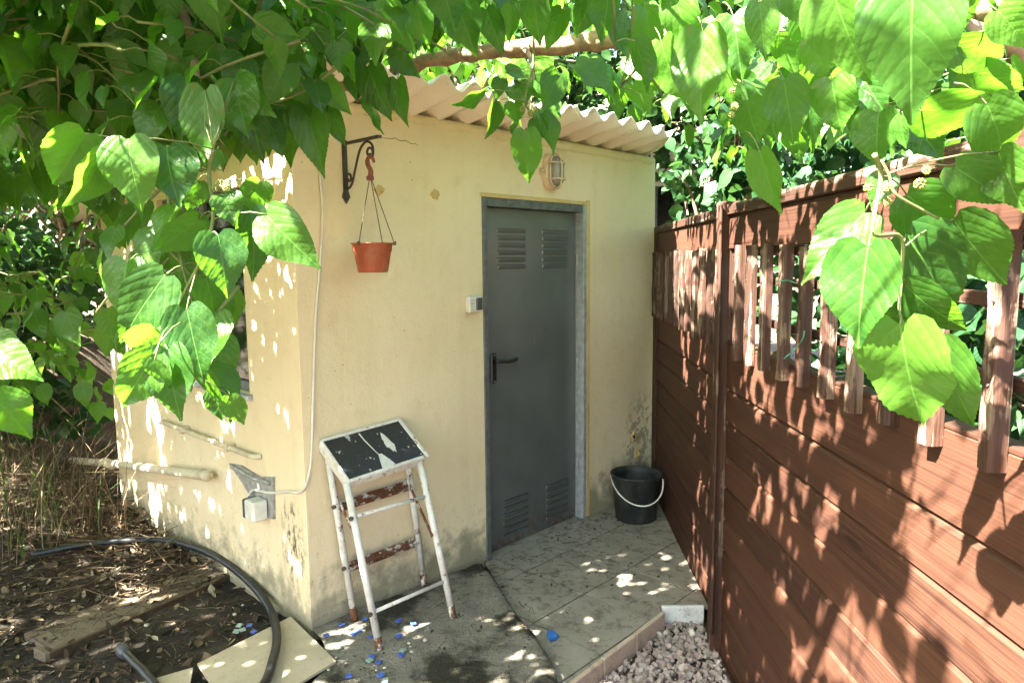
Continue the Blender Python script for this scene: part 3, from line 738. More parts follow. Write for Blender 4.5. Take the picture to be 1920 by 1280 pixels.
# ================================================================== STOOL
st = empty('step_stool', SHED.copy(), 'old white painted step stool with rust and worn black seat leaning on wall', 'step stool')
FZ = .046
fl0, fr0, bl0, brr0 = Vector((.10,-.365,FZ)), Vector((.486,-.393,FZ)), Vector((.169,-.08,FZ)), Vector((.601,-.050,FZ))
fl1, fr1, bl1, br1 = Vector((.075,-.20,.735)), Vector((.468,-.20,.744)), Vector((.092,-.028,.862)), Vector((.508,-.028,.882))
def leg(a, b):
    e = a.lerp(b, .075)
    o = MB().tube([e, b], .0155, 12).build('leg', M['wpaint'], st, True)
    MB().tube([a, a.lerp(b,.02), e], [.0165,.0165,.0158], 12).build('foot', M['rustfoot'], o, True)
for a, b in ((fl0,fl1),(fr0,fr1),(bl0,bl1),(brr0,br1)): leg(a, b)
def step(a, b, wd):
    m = MB(); d = (b-a).normalized(); up = Vector((0,-.5,.86)); nn = d.cross(up).normalized(); up = nn.cross(d)
    Mx = Matrix.Translation(a) @ Matrix((d, nn, up)).transposed().to_4x4()
    L = (b-a).length
    m.cbox((0,-wd/2,-.004),(L,wd/2,.004),.0015,Mx); m.cbox((0,-wd/2-.003,-.024),(L,-wd/2+.003,.006),.0015,Mx); m.cbox((0,wd/2-.003,-.024),(L,wd/2+.003,.006),.0015,Mx)
    return m.build('step', M['rust'], st)
step(bl0.lerp(bl1,.66), brr0.lerp(br1,.64), .035); step(bl0.lerp(bl1,.31), brr0.lerp(br1,.29), .03)
MB().tube([fl0.lerp(fl1,.79), fr0.lerp(fr1,.77)], .0085, 10).build('rod', M['wpaint'], st, True)
MB().tube([fl0.lerp(fl1,.22), fr0.lerp(fr1,.23)], .0085, 10).build('rod', M['wpaint'], st, True)
def brace(a, b):
    m = MB(); d = (b-a).normalized(); nn = Vector((1,0,0)); nn = (nn-d*nn.dot(d)).normalized(); up = nn.cross(d)
    m.cbox((0,-.002,-.009),((b-a).length,.002,.009),.0008, Matrix.Translation(a) @ Matrix((d, nn, up)).transposed().to_4x4()); m.build('brace', M['rust'], st)
brace(bl0.lerp(bl1,.68)+Vector((.02,0,0)), fl0.lerp(fl1,.52)+Vector((.018,0,0))); brace(brr0.lerp(br1,.68)+Vector((-.02,0,0)), fr0.lerp(fr1,.52)+Vector((-.018,0,0)))
for a, b, t in ((fl0,fl1,.22),(fl0,fl1,.79),(bl0,bl1,.31),(bl0,bl1,.66)):
    p = a.lerp(b, t); MB().tube([p+Vector((-.012,-.006,0)), p+Vector((-.021,-.011,0))], .0095, 10).build('rivet', M['iron'], st)
ex = (br1-bl1); ey = (fl1-bl1); ez = ex.cross(ey).normalized(); ez = -ez if ez.z < 0 else ez
exn = ex.normalized(); eyn = (ey-exn*ey.dot(exn)).normalized()
SM = Matrix.Translation(bl1-ez*.006) @ Matrix((exn, eyn, ez)).transposed().to_4x4()
Lx, Ly = ex.length-.006, ey.length+.004
m = MB(); m.cbox((-.0175,-.015,-.012),(Lx,Ly+.004,.012),.002,SM)
top = m.build('seat_frame', M['wpaint'], st)
m = MB(); m.cbox((-.022,-.020,.0125),(-.012,Ly+.010,.022),.002,SM); m.cbox((Lx-.013,-.026,.0125),(Lx+.005,Ly+.010,.022),.002,SM)
m.cbox((-.0118,-.026,.0125),(Lx-.0132,-.012,.022),.002,SM); m.cbox((-.0118,Ly-.006,.0125),(Lx-.0132,Ly+.010,.022),.002,SM)
m.cbox((-.022,-.020,-.028),(-.0178,Ly+.010,.0122),.001,SM); m.cbox((-.0118,Ly+.005,-.022),(Lx-.0132,Ly+.0105,.0122),.001,SM)
m.build('seat_rim', M['wpaint'], st)
m = MB(); m.box((-.012,-.012,.0122),(Lx-.013,Ly-.006,.0165)); m.v = [tuple(p) for p in m.v]
so_ = m.build('seat_panel', M['seat'], top); so_.matrix_local = SM
def paint_patch(poly):
    m = MB(); V = [(x*Lx, y*Ly, .0171) for (x, y) in poly]; m.add(V, [tuple(range(len(V)))]); o = m.build('paint_patch', M['white_pl'], top, recalc=False); o.matrix_local = SM
paint_patch([(.39,.97),(.43,.75),(.46,.60),(.50,.62),(.54,.80),(.57,.95),(.50,.97)])
rp = random.Random(11)
paint_patch([(.66+.05*rp.uniform(.6,1.2)*math.cos(t)+.05*math.sin(t)*.2, .40+.28*rp.uniform(.65,1.2)*math.sin(t)) for t in [2*math.pi*k/18 for k in range(18)]])
paint_patch([(.40,-.02),(.41,.2),(.435,.45),(.455,.62),(.462,.6),(.445,.4),(.425,.18),(.42,-.02)])
for k in range(13):
    x, y, r = rp.uniform(.02,.94), rp.uniform(.03,.92), rp.uniform(.004,.011)
    paint_patch([(x+r*rp.uniform(.5,1.4)*math.cos(t), y+2*r*rp.uniform(.5,1.4)*math.sin(t)) for t in [2*math.pi*j/7 for j in range(7)]])

# ================================================================== BUCKET
bk = empty('bucket', Matrix.Translation((.785,4.375,.001)), 'black plastic bucket with pale handle in the corner by the fence', 'bucket')
MB().lathe([(0,.0),(.122,.0),(.128,.006),(.153,.255),(.157,.258),(.159,.29),(.163,.292),(.163,.298),(.155,.298),(.150,.26),(.124,.015),(0,.012)],48).build('body', M['bucket'], bk, True)
hb = []
for k in range(25):
    a = math.pi*k/24; ang = R(-15)
    x = .163*math.cos(a); dpt = .168*math.sin(a)
    hb.append(Vector((x*math.cos(ang)+ .0, x*math.sin(ang)-.02-dpt*.93, .275-.135*math.sin(a))))
MB().tube(hb, .0048, 8).build('handle', M['white_pl'], bk, True)

# ================================================================== FENCE
fence = empty('wooden_fence', Matrix.Identity(4), 'brown stained timber fence with weathered slat trellis along the right side', 'fence')
def fpanel(ax, ay, bx_, by_, n_extra, seed, slats):
    """panel from far end a to near end b; local y runs towards the camera along the panel, local -x... faces the porch"""
    rnd = random.Random(seed)
    a = Vector((ax, ay, 0)); b = Vector((bx_, by_, 0)); d = (b-a).normalized(); L = (b-a).length
    face = Vector((d.y, -d.x, 0)); face = face if face.x < 0 else -face
    FM = Matrix.Translation(a) @ Matrix(((-face.x, d.x, 0), (-face.y, d.y, 0), (0,0,1))).to_4x4()   # local +x goes away from the porch side
    def fo(mb, name, mat, sm=False):
        o = mb.build(name, mat, fence, sm); o.matrix_local = FM; return o
    bh = .1405; zb = -.1545
    me = None
    for k in range(10):
        z0 = .0; z1 = bh-.0065
        m = MB(); h = z1-z0
        prof = [(.0,.0),(.0,h-.013),(.013,h),(.026,h),(.026,.0)]
        V = [(x, 0, z) for x, z in prof] + [(x, L, z) for x, z in prof]
        m.add(V, [(0,1,2,3,4),(9,8,7,6,5)]+[(i,5+i,5+(i+1) % 5,(i+1) % 5) for i in range(5)])
        if me is None: me = m.mesh('board', M['board']); fixn(me)
        if k == 9: break
        o = link('board', me, fence); o.matrix_local = FM @ Matrix.Translation((rnd.uniform(-.0015,.0015), 0, zb+k*bh+ (.0 if k else 0)))
    zt = zb+9*bh                                  # about 1.03 -> upper edge board below the trellis
    m = MB(); m.cbox((-.002,0,zt),(.026,L,zt+.188),.003); fo(m, 'board', M['board'])
    zt += .188
    m = MB(); m.cbox((-.0015,0,zt+.001),(.05,L,zt+.012),.002); fo(m, 'ledge', M['board'])
    # top rail + cap
    m = MB(); m.cbox((-.006,0,1.69),(.024,L,1.825),.003); fo(m, 'top_rail', M['board'])
    m = MB(); m.cbox((-.020,0,1.8265),(.05,L,1.870),.004); fo(m, 'cap_rail', M['lath'])
    for z in (1.42,1.57):
        m = MB(); m.cbox((.010,0,z-.014),(.030,L,z+.014),.003); fo(m, 'lath', M['lath'])
    m = MB(); m.cbox((.010,0,1.66),(.030,L,1.689),.003); fo(m, 'lath', M['lath'])
    for s in slats:
        tz0 = zt-.036+rnd.uniform(-.007,.007); tz1 = 1.700+rnd.uniform(-.012,.006)
        m = MB(); nseg = 9; V = []; Fc = []
        hw = .0195; th = .030
        for i in range(nseg+1):
            z = tz0+(tz1-tz0)*i/nseg; j = [rnd.uniform(-.0014,.0014) for _ in range(6)]
            pr = [(-.008+j[0]-.000, -hw+.004+j[1]), (-.008+j[2], hw-.004+j[3]), (-.002, hw+j[4]), (.0095, hw), (.0095, -hw), (-.002, -hw+j[5])]
            pr = [((x-.0095)*1.85+.0095, y) for x, y in pr]
            V += [(x, s+y, z) for x, y in pr]
        for i in range(nseg):
            for k in range(6): Fc.append((i*6+k, i*6+(k+1) % 6, (i+1)*6+(k+1) % 6, (i+1)*6+k))
        Fc += [tuple(range(6)), tuple(range(nseg*6, nseg*6+6))]
        m.add(V, Fc); o = fo(m, 'slat', M['slat'])
        o.matrix_local = FM @ Matrix.Translation((-.0122,0,0)) @ Matrix.Rotation(rnd.uniform(-.006,.006), 4, 'X')
    # nails at board ends
    for k in range(1, 10):
        m = MB().tube([(-.001,L*.0+.045,zb+k*bh-.03),(-.004,.045,zb+k*bh-.03)], .004, 6); fo(m, 'nail', M['iron'])
    for s in slats:
        for z in (1.42,1.57): fo(MB().tube([(-.0345,s,z),(-.038,s,z)], .0032, 6), 'nail', M['iron'])
px_slats = [1374,1396,1426,1460,1498,1544,1597,1666,1750,1872]
YN = .90
near = sorted([2.93 - (.855*1320/(p-960)) + 0.0 for p in px_slats])
near = [.235+i*.1635 for i in range(13)]
fpanel(.905, 2.93, .885, .55, 0, 1, [2.93-(.862*1320/(p-960)) for p in px_slats] + [1.86, 2.02, 2.18, 2.33])
fpanel(1.005, 4.90, .925, 3.0, 0, 2, [.06+.158*i for i in range(12)])
m = MB(); m.cbox((.865,2.93,-.12),(.945,3.005,1.885),.006); m.build('post', M['post'], fence)
m = MB(); m.cbox((.985,4.82,-.12),(1.045,4.90,1.87),.006); m.build('post', M['post'], fence)
m = MB(); m.cbox((.853,2.905,.02),(.864,2.945,1.87),.003); m.build('cover_strip', M['post'], fence)
m = MB(); m.cbox((.91,.47,-.12),(.99,.55,1.885),.006); m.build('post', M['post'], fence)
# green garden wire
gw = NT('green_wire').fin((.03,.22,.13), .4)
tag(MB().tube(bez([at(1455,528,2.2), at(1478,526,2.15), at(1492,531,2.1)],6), .0018, 5).tube(bez([at(1470,672,2.15), at(1490,655,2.1), at(1505,635,2.05), at(1508,620,2.05)],6), .0018, 5).build('garden_wire', gw), 'thin green garden wire looped round the fence slats', 'wire')

# ================================================================== THINGS ON THE GROUND (left)
slab = empty('garden_slab', Matrix.Identity(4), 'long tan slab with dark front edge lying on the soil', 'slab')
sa, sb_ = atz(105,1218,.042), atz(436,1076,.04)
dv = (sb_-sa).normalized(); nv = Vector((-dv.y, dv.x, 0)); 
SMx = Matrix.Translation((sa.x, sa.y, 0)) @ Matrix(((dv.x, nv.x, 0), (dv.y, nv.y, 0), (0,0,1))).to_4x4()
mm = MB(); 
def slabtop():
    m = MB(); L = (sb_-sa).length; nx, ny = 40, 18
    for j in range(ny+1):
        for i in range(nx+1):
            x = L*i/nx; y = .02+.27*j/ny
            p = SMx @ Vector((x, y, 0)); m.v.append((x, y, .040-.004*i/nx+.004*nz(p.x,p.y,8)-.03*max(0,j/ny-.7)))
    for j in range(ny):
        for i in range(nx): a = j*(nx+1)+i; m.f.append((a,a+1,a+nx+2,a+nx+1))
    m.box((0,.02,-.03),(L,.29,.03))
    o = m.build('slab_top', M['slab'], slab, recalc=False); o.matrix_local = SMx
    m = MB(); m.cbox((-.02,0,-.03),(L+.02,.019,.042),.003); o = m.build('front_board', M['wire'], slab); o.matrix_local = SMx
    m = MB(); m.cbox((-.045,.0,-.03),(-.021,.10,.045),.004); o = m.build('end_block', M['slab'], slab); o.matrix_local = SMx
slabtop()
def floor_tile(P, label, th=.010, tilt=0.0):
    m = MB(); n = len(P); m.add([(p[0],p[1],p[2]) for p in P]+[(p[0],p[1],p[2]-th) for p in P], [tuple(range(n)), tuple(range(2*n-1,n-1,-1))]+[(i,n+i,n+(i+1) % n,(i+1) % n) for i in range(n)])
    return tag(m.build('loose_tile', M['creamtile']), label, 'tile')
A, B, D = atz(545,1155,.055), atz(630,1238,.056), atz(370,1243,.05); Cc = B+D-A
floor_tile([A, B, Cc, D], 'large square cream tile lying on soil under the black hose')
A, B = atz(362,1250,.045), atz(352,1300,.045)
floor_tile([A, B, Vector((-1.42,2.25,.04)), Vector((-1.72,2.42,.035)), atz(300,1268,.04)], 'broken cream tile piece left of the large square one')
def hose(name, pts, r, label, mat='hose'):
    e = empty(name, Matrix.Translation(pts[0]), label, 'hose'); inv = Matrix.Translation(-pts[0])
    return e, inv
hpts = [atz(60,1040,.05), atz(150,1022,.07), atz(225,1014,.085), atz(300,1012,.085), atz(360,1024,.10), atz(410,1046,.11), atz(455,1079,.105), atz(492,1118,.085), atz(512,1155,.06), atz(519,1195,.078), atz(512,1235,.08), atz(492,1285,.08), Vector((-1.02,2.35,.08)), Vector((-1.15,2.1,.05))]
e, inv = hose('garden_hose', hpts, .02, 'thick black hose curving from the shed wall over the cream tile')
MB().tube([inv @ p for p in bez(hpts, 8)], .0185, 14).build('tube', M['hose'], e, True)
pj = atz(518,1140,.06); 
h2 = [atz(233,1222,.05), atz(250,1240,.055), atz(272,1262,.055), atz(292,1295,.05), Vector((-1.36,2.35,.04))]
e2, inv2 = hose('hose_end', h2, .02, 'short black hose end with ribbed connector at the bottom left')
MB().tube([inv2 @ p for p in bez(h2, 6)], .017, 12).build('tube', M['hose'], e2, True)
dq = (h2[1]-h2[0]).normalized(); cm_ = MB(); s = inv2 @ h2[0]
for k in range(5): cm_.tube([s+dq*(.008*k-.03), s+dq*(.008*k-.024)], .026, 14)
cm_.tube([s-dq*.05, s+dq*.02], .022, 14); cm_.build('connector', M['switchgrey'], e2, True)
# mosaic tiles and pebbles by the stool
mos = [(640,1170,0),(612,1190,0),(663,1187,0),(672,1182,0),(684,1160,0),(697,1193,0),(748,1163,0),(775,1168,0),(748,1191,0),(697,1230,0),(710,1241,0),(752,1227,0),(755,1219,1),(693,1237,1),(654,1266,0),(714,1265,0),(722,1275,1),(468,1172,0),(449,1172,1),(455,1180,1),(476,1184,0),(443,1183,1)]
rm = random.Random(4)
MOSL = ['blue mosaic tile by the wall base left of the rear left stool foot', 'blue mosaic tile nearest the shed corner beside the large cream tile',
 'left one of two touching blue mosaic tiles in front of the rear left stool foot', 'right one of two touching blue mosaic tiles in front of the rear left stool foot',
 'blue mosaic tile close to the right of the rear left stool foot', 'blue mosaic tile half hidden behind the front left stool leg',
 'blue mosaic tile below the lower stool rod, left one of the pair there', 'blue mosaic tile below the lower stool rod, right one of the pair there',
 'single blue mosaic tile midway between the two front stool feet', 'blue mosaic tile just in front of the front left stool foot',
 'blue mosaic tile in front of the front left stool foot, lower right of its cluster', 'blue mosaic tile touching a pale green one right of the front left stool foot',
 'pale green mosaic tile touching a blue one right of the front left stool foot', 'pale green mosaic tile in the cluster in front of the front left stool foot',
 'blue mosaic tile at the bottom edge between the cream tile and the stool', 'blue mosaic tile at the bottom edge beside a pale green one',
 'pale green mosaic tile at the very bottom edge of the concrete', 'blue mosaic tile in the soil farthest from the large cream tile',
 'pale green mosaic tile in the soil, farthest left and back of three', 'pale green mosaic tile in the soil, rightmost of the three there', 'blue mosaic tile in the soil nearest the large cream tile', 'pale green mosaic tile in the soil, frontmost of three']
for mi, (x, y, k) in enumerate(mos):
    s = .0125; m = MB().cbox((-s,-s,-.003),(s,s,.003),.0012)
    P = atz(x, y, .056 if x > 590 else .035)
    o = m.build('mosaic_tile', M['mint' if k else 'blue'])
    o.matrix_world = Matrix.Translation((P.x, P.y, P.z+.001)) @ Matrix.Rotation(rm.uniform(0,3), 4, 'Z') @ Matrix.Rotation(rm.uniform(-.16,.16), 4, 'X') @ Matrix.Rotation(rm.uniform(-.12,.12), 4, 'Y')
    tag(o, MOSL[mi], 'mosaic tile', ('pale green' if k else 'blue')+' mosaic tiles')
PEBL = ['largest brownish pebble beside the right corner of the large cream tile', 'grey pebble right of the touching blue tiles near the rear left stool foot', 'round white pebble right of the front left stool foot',
 'pebble touching the pale green and blue tile pair right of the stool foot', 'small white pebble near the bottom edge below the front left stool foot', 'white pebble near the bottom edge right of the large cream tile', 'small white pebble between the large cream tile and the front left stool foot',
 'pale pebble on the soil behind the large cream tile', 'pale pebble on the soil in front of the long tan slab', 'white pebble lying on top of the long tan slab', 'ring shaped pale pebble on the soil below the black hose', 'flat grey pebble right of the single blue tile between the front stool feet',
 'tiny white pebble at the tip of the large cream tile', 'tiny white pebble left of the lowest blue tile', 'tiny white pebble just below the round white one', 'small pale pebble on the soil left of the black hose bend']
for i, (x, y, s) in enumerate([(635,1215,.018),(680,1176,.014),(767,1206,.010),(772,1222,.011),(722,1252,.009),(616,1256,.009),(650,1244,.009),(440,1153,.013),(275,1173,.012),(137,1127,.011),(340,1061,.012),(797,1201,.014),(630,1233,.007),(706,1256,.008),(770,1212,.006),(455,1135,.009)]):
    vs_, fs = rock(rm); m = MB(); m.add([Vector((v.x*s*1.2, v.y*s, v.z*s*.6)) for v in vs_], fs)
    P = atz(x, y, .05 if x > 590 else .025)
    if 100 < x < 300: P = atz(x, y, .044)
    o = m.build('pebble', M['pebble'], None, True); o.matrix_world = Matrix.Translation((P.x,P.y,P.z+s*.3)) @ Matrix.Rotation(rm.uniform(0,3),4,'Z')
    tag(o, PEBL[i], 'pebble', 'loose pebbles')
# blue paint stain on the porch
m = MB(); rr = random.Random(8); c = atz(1035,1190,.0035)
pts = [c+Vector((.034*rr.uniform(.6,1.2)*math.cos(t)-.0, .05*rr.uniform(.6,1.2)*math.sin(t), 0)) for t in [2*math.pi*k/16 for k in range(16)]]
m.add(pts, [tuple(range(16))]); m.build('paint_stain', M['bluepaint'], pf, recalc=False)

# leaf litter, twigs and straw
def litter():
    rnd = random.Random(21); mb = MB(); att = []
    def flake(P, s, q):
        k = rnd.uniform(.25,.6); cu = rnd.uniform(-.5,.5)
        V = [Vector((0,-1,0)), Vector((k,-.2,cu*.4)), Vector((k*.7,.5,cu*.3)), Vector((0,1,cu*.2)), Vector((-k*.7,.5,cu*.3)), Vector((-k,-.2,cu*.4)), Vector((0,0,-.1))]
        mb.add([P+q @ (v*s) for v in V], [(0,1,6),(1,2,6),(2,3,6),(3,4,6),(4,5,6),(5,0,6)]); att.extend([rnd.random()**1.3]*7)
    def stick(P, L, a, r, lift):
        d = Vector((math.cos(a), math.sin(a), lift)); p = [P, P+d*L*.5+Vector((rnd.uniform(-.1,.1)*L,rnd.uniform(-.1,.1)*L,0)), P+d*L]
        k = len(mb.v); mb.tube(p, r, 4); att.extend([.12+.6*rnd.random()**1.5]*(len(mb.v)-k))
    n = 0
    while n < 15000:
        x = rnd.uniform(-4.4,-.84); y = rnd.uniform(1.9,6.0)
        l = (Vector((x,y,0))-C0); lx, ly = l.dot(U), l.dot(W)
        if lx > -.01 and ly > -.02: continue
        if rnd.random() > .5+.5*min(1, max(0,(-x-1.2)/1.2)): continue
        n += 1
        P = Vector((x, y, soil_z(x, y)+rnd.uniform(.002,.014)))
        sp = SMx.inverted() @ P
        if 0 < sp.x < .85 and 0 < sp.y < .29:
            if rnd.random() < .45 - .45*max(0,(sp.y-.08)/.2): continue
            P.z = .042+rnd.uniform(0,.006)
        q = Quaternion((1, rnd.gauss(0,.25), rnd.gauss(0,.25), 0)).normalized() @ Quaternion((0,0,1), rnd.uniform(0,6.3))
        if rnd.random() < .72: flake(P, rnd.choice((.005,.007,.009,.012,.016,.024,.034)), q)
        else: stick(P, rnd.uniform(.02,.14), rnd.uniform(0,6.3), rnd.uniform(.0006,.002), rnd.uniform(-.05,.2))
    # a heap of straw and twigs against the far part of the side wall
    for k in range(1300):
        t = rnd.uniform(.9,3.6); o = abs(rnd.gauss(0,.35)); P = C0+W*t-U*(.03+o); P.z = soil_z(P.x,P.y)+max(0,.10-o*.15)*rnd.random()
        if rnd.random() < .55: stick(P, rnd.uniform(.06,.32), rnd.uniform(0,6.3), rnd.uniform(.001,.003), rnd.uniform(-.1,.3))
        else: flake(P, rnd.uniform(.012,.035), Quaternion((1,rnd.gauss(0,.4),rnd.gauss(0,.4),rnd.gauss(0,1))).normalized())
    # sparse debris on apron, porch, gravel and roof edge
    for k in range(900):
        u = rnd.random()
        if u < .42:
            x, y = rnd.uniform(-.8,.1), rnd.uniform(2.2,3.7)
            if x > -.8+(y-2.2)*.5+.6: continue
            l = Vector((x,y,0))-C0
            if l.dot(W) > -.015: continue
            P = Vector((x,y,.054))
        else:
            q = sw((rnd.uniform(.8,2.7), -abs(rnd.gauss(0,.45))-.01, 0)); P = Vector((q.x,q.y,.005))
            if P.x > .9: continue
            if P.y < 3.0: continue
        qq = Quaternion((1, rnd.gauss(0,.15), rnd.gauss(0,.15), 0)).normalized() @ Quaternion((0,0,1), rnd.uniform(0,6.3))
        kk = len(att)
        if rnd.random() < .7: flake(P, rnd.choice((.004,.006,.008,.012)), qq)
        else: stick(P, rnd.uniform(.015,.06), rnd.uniform(0,6.3), rnd.uniform(.0006,.0014), 0.02)
        for j in range(kk, len(att)): att[j] *= .35
    me = mb.mesh('leaf_litter', M['litter']); fattr(me, 'rnd', att)
    tag(link('leaf_litter', me), 'dry brown leaf litter, straw and twigs strewn over the ground', 'leaf litter', kind='stuff')
litter()

# ================================================================== LEAVES
PROF = [(0,.13),(.05,.28),(.12,.385),(.2,.44),(.3,.46),(.4,.445),(.5,.40),(.6,.325),(.7,.24),(.78,.165),(.85,.10),(.91,.05),(.96,.022),(1.0,.0)]
def pw(v):
    for (a, b), (c, d) in zip(PROF, PROF[1:]):
        if v <= c: return b+(d-b)*(v-a)/(c-a)
    return 0
def leaf_geo(rows, cols, seed, serr=.0, simple_=False):
    """unit mulberry leaf: base at 0, tip at +y, upper side +z"""
    rnd = random.Random(seed); V = []; LF = []
    fold = rnd.uniform(.10,.38); curl = rnd.uniform(.08,.36); twist = rnd.uniform(-.25,.25); wav = rnd.uniform(.02,.06); ph = rnd.uniform(0,6); bend = rnd.uniform(-.10,.10)
    ks = [-1+2*i/(cols-1) for i in range(cols)]
    asym = rnd.uniform(.92,1.08)
    for j in range(rows+1):
        v = j/rows; w = pw(v)
        for k in ks:
            kk = k
            ww = w*(asym if k > 0 else 2-asym)
            x = kk*ww
            if abs(k) == 1 and serr and 0 < j < rows: x += math.copysign(serr*(1 if j % 2 else -.8)*rnd.uniform(.6,1.3), k)*(.4+.6*min(1, (1-v)*3))
            y = v - .13*(abs(kk)**1.3)*max(0, 1-v*3.2) + (serr*.5 if abs(k) == 1 and serr and j % 2 else 0)
            if j == 0: y = -.085*abs(kk)**1.2
            X = x + bend*v*v; z = fold*abs(x) - .35*fold*x*x*2 - curl*v*v + wav*math.sin(v*11+ph+(1.5 if k > 0 else 0))*abs(kk) + twist*x*v
            V.append(Vector((X, y, z))); LF.append((x, y))
    Fc = []
    for j in range(rows-1):
        for i in range(cols-1): a = j*cols+i; Fc.append((a, a+1, a+cols+1, a+cols))
    tipi = rows*cols + cols//2; j = rows-1
    for i in range(cols-1): a = j*cols+i; Fc.append((a, a+1, tipi))
    used = sorted({i for f in Fc for i in f}); mp = {o: n for n, o in enumerate(used)}
    return [V[i] for i in used], [tuple(mp[i] for i in f) for f in Fc], [LF[i] for i in used]
HI = [leaf_geo(36, 7, s, .030) for s in range(8)]
LO = [leaf_geo(8, 3, s+20) for s in range(8)]
XL = [leaf_geo(4, 3, s+40) for s in range(6)]
hi_mesh = []
for V, Fc, LFc in HI:
    me = bpy.data.meshes.new('leaf'); me.from_pydata([tuple(v) for v in V], [], Fc); me.materials.append(M['leaf'])
    me.polygons.foreach_set('use_smooth', [True]*len(me.polygons))
    a = me.attributes.new('lf', 'FLOAT_VECTOR', 'POINT'); a.data.foreach_set('vector', [c for p in LFc for c in (p[0], p[1], 0.0)]); me.update(); hi_mesh.append(me)
class Leaves:                 # many leaves joined into one mesh
    def __init__(s): s.v = []; s.f = []; s.a = []; s.n = 0
    def add(s, geo, Mx, rnd):
        V, Fc, LFc = geo
        A = np.array([(*v, 1) for v in V]) @ np.array(Mx).T[:, :3]
        s.v.append(A); s.f += [tuple(i+s.n for i in f) for f in Fc]; s.n += len(V); s.a += [c for p in LFc for c in (p[0], p[1], rnd)]
    def build(s, name, mat, parent=None):
        me = bpy.data.meshes.new(name); me.from_pydata(np.concatenate(s.v).tolist(), [], s.f); me.materials.append(mat)
        me.polygons.foreach_set('use_smooth', [True]*len(me.polygons))
        a = me.attributes.new('lf', 'FLOAT_VECTOR', 'POINT'); a.data.foreach_set('vector', s.a); me.update(); return link(name, me, parent)
def lmat(Bp, axis, nrm, length, wf=1.0):
    y = axis.normalized(); z = (nrm - y*nrm.dot(y))
    z = z.normalized() if z.length > 1e-4 else y.orthogonal().normalized()
    x = y.cross(z)
    return Matrix(((x.x*length*wf, y.x*length, z.x*length, Bp.x), (x.y*length*wf, y.y*length, z.y*length, Bp.y), (x.z*length*wf, y.z*length, z.z*length, Bp.z), (0,0,0,1)))

tree = empty('mulberry_tree', Matrix.Translation((2.7,1.9,-.1)), 'mulberry tree with large bright green leaves overhanging the shed and fence', 'tree')
TI = Matrix.Translation((-2.7,-1.9,.1))
def tpart(mb, name, mat, parent=tree):
    mb.v = [tuple(TI @ Vector(p)) for p in mb.v]; return mb.build(name, mat, parent, True, recalc=False)
rb = random.Random(31)
def limb(pts, r0, r1, name='limb', mat='bark', n=8, seg=8):
    P = bez(pts, seg); m = len(P)
    P = [p+Vector((rb.uniform(-.3,.3),rb.uniform(-.3,.3),rb.uniform(-.3,.3)))*r0*.35 for p in P]
    rad = [(r0+(r1-r0)*i/(m-1))*rb.uniform(.9,1.12) for i in range(m)]
    return tpart(MB().tube(P, rad, n), name, M[mat])
tpart(MB().tube(bez([(2.7,1.9,-.1),(2.72,1.88,.6),(2.62,1.95,1.3),(2.65,1.9,2.0),(2.5,2.0,2.6)],6), [.19-.004*i for i in range(25)], 14), 'trunk', M['bark'])
limb([(2.5,2.0,2.5), at(1700,40,2.5), at(1450,72,2.7), at(1240,66,2.8), at(1080,82,2.85), at(900,98,2.9), at(780,120,2.95), at(690,150,3.0), at(560,190,3.1)], .055, .016, n=10)
limb([(2.6,1.9,2.3), at(2050,110,1.75), at(1890,82,1.7), at(1815,58,1.65), at(1700,-20,1.5), at(1500,-160,1.4)], .04, .012)
limb([at(690,150,3.0), at(560,120,2.9), at(350,110,2.8), at(100,85,2.8), at(-200,60,2.8)], .022, .014)
limb([(2.5,2.0,2.6), (1.2,1.4,3.1), (-.3,.8,3.2), (-1.8,.9,3.1), (-3.2,1.6,2.9)], .06, .02)
limb([(-.3,.8,3.2), (-.9,1.4,2.7), at(330,0,1.6), at(370,160,1.45), at(395,300,1.35)], .016, .006)
limb([(1.2,1.4,3.1), (1.0,2.4,3.3), (.2,3.4,3.4), (-1.2,4.2,3.5), (-2.6,4.6,3.4)], .045, .015)
limb([(-1.8,.9,3.1), (-2.2,2.0,3.0), (-2.3,3.0,2.9), at(60,140,3.3), at(180,300,3.0)], .025, .008)
limb([at(980,86,2.87), at(995,110,2.75), at(1000,150,2.6), at(985,200,2.5)], .012, .004, n=6)
limb([at(640,160,3.05), at(650,90,3.0), at(690,40,2.9), at(690,-40,2.8)], .018, .01, n=6)

# ---- leaves one can single out, given as base -> tip, width and distance
hero = {}
hero['left'] = (1.32, [(400,280),(392,330),(400,400),(385,470),(350,540),(318,610),(300,650),(288,672)], [
 (160,250,100,358,105,1.25),(240,262,250,384,115,1.22),(190,290,158,392,62,1.27),(312,275,322,378,105,1.28),(385,170,378,305,95,1.35),(440,150,455,242,90,1.4),(445,155,500,212,70,1.42),
 (308,517,215,640,112,1.22),(408,440,430,548,100,1.2),(500,402,580,498,100,1.3),(470,395,490,522,78,1.33),(372,412,290,478,80,1.34),
 (350,580,378,716,104,1.2),(288,665,222,772,94,1.1),(315,655,326,783,98,1.12),(290,675,309,732,34,1.07),(290,615,245,668,70,1.2),(385,520,432,652,82,1.38),
 (392,690,456,768,54,1.4),(402,732,412,788,52,1.38),(432,742,455,798,50,1.36),(418,365,440,416,66,1.3),(488,340,462,404,64,1.36),(372,340,350,398,50,1.4),(350,150,330,255,80,1.42),(300,200,255,262,70,1.45)])
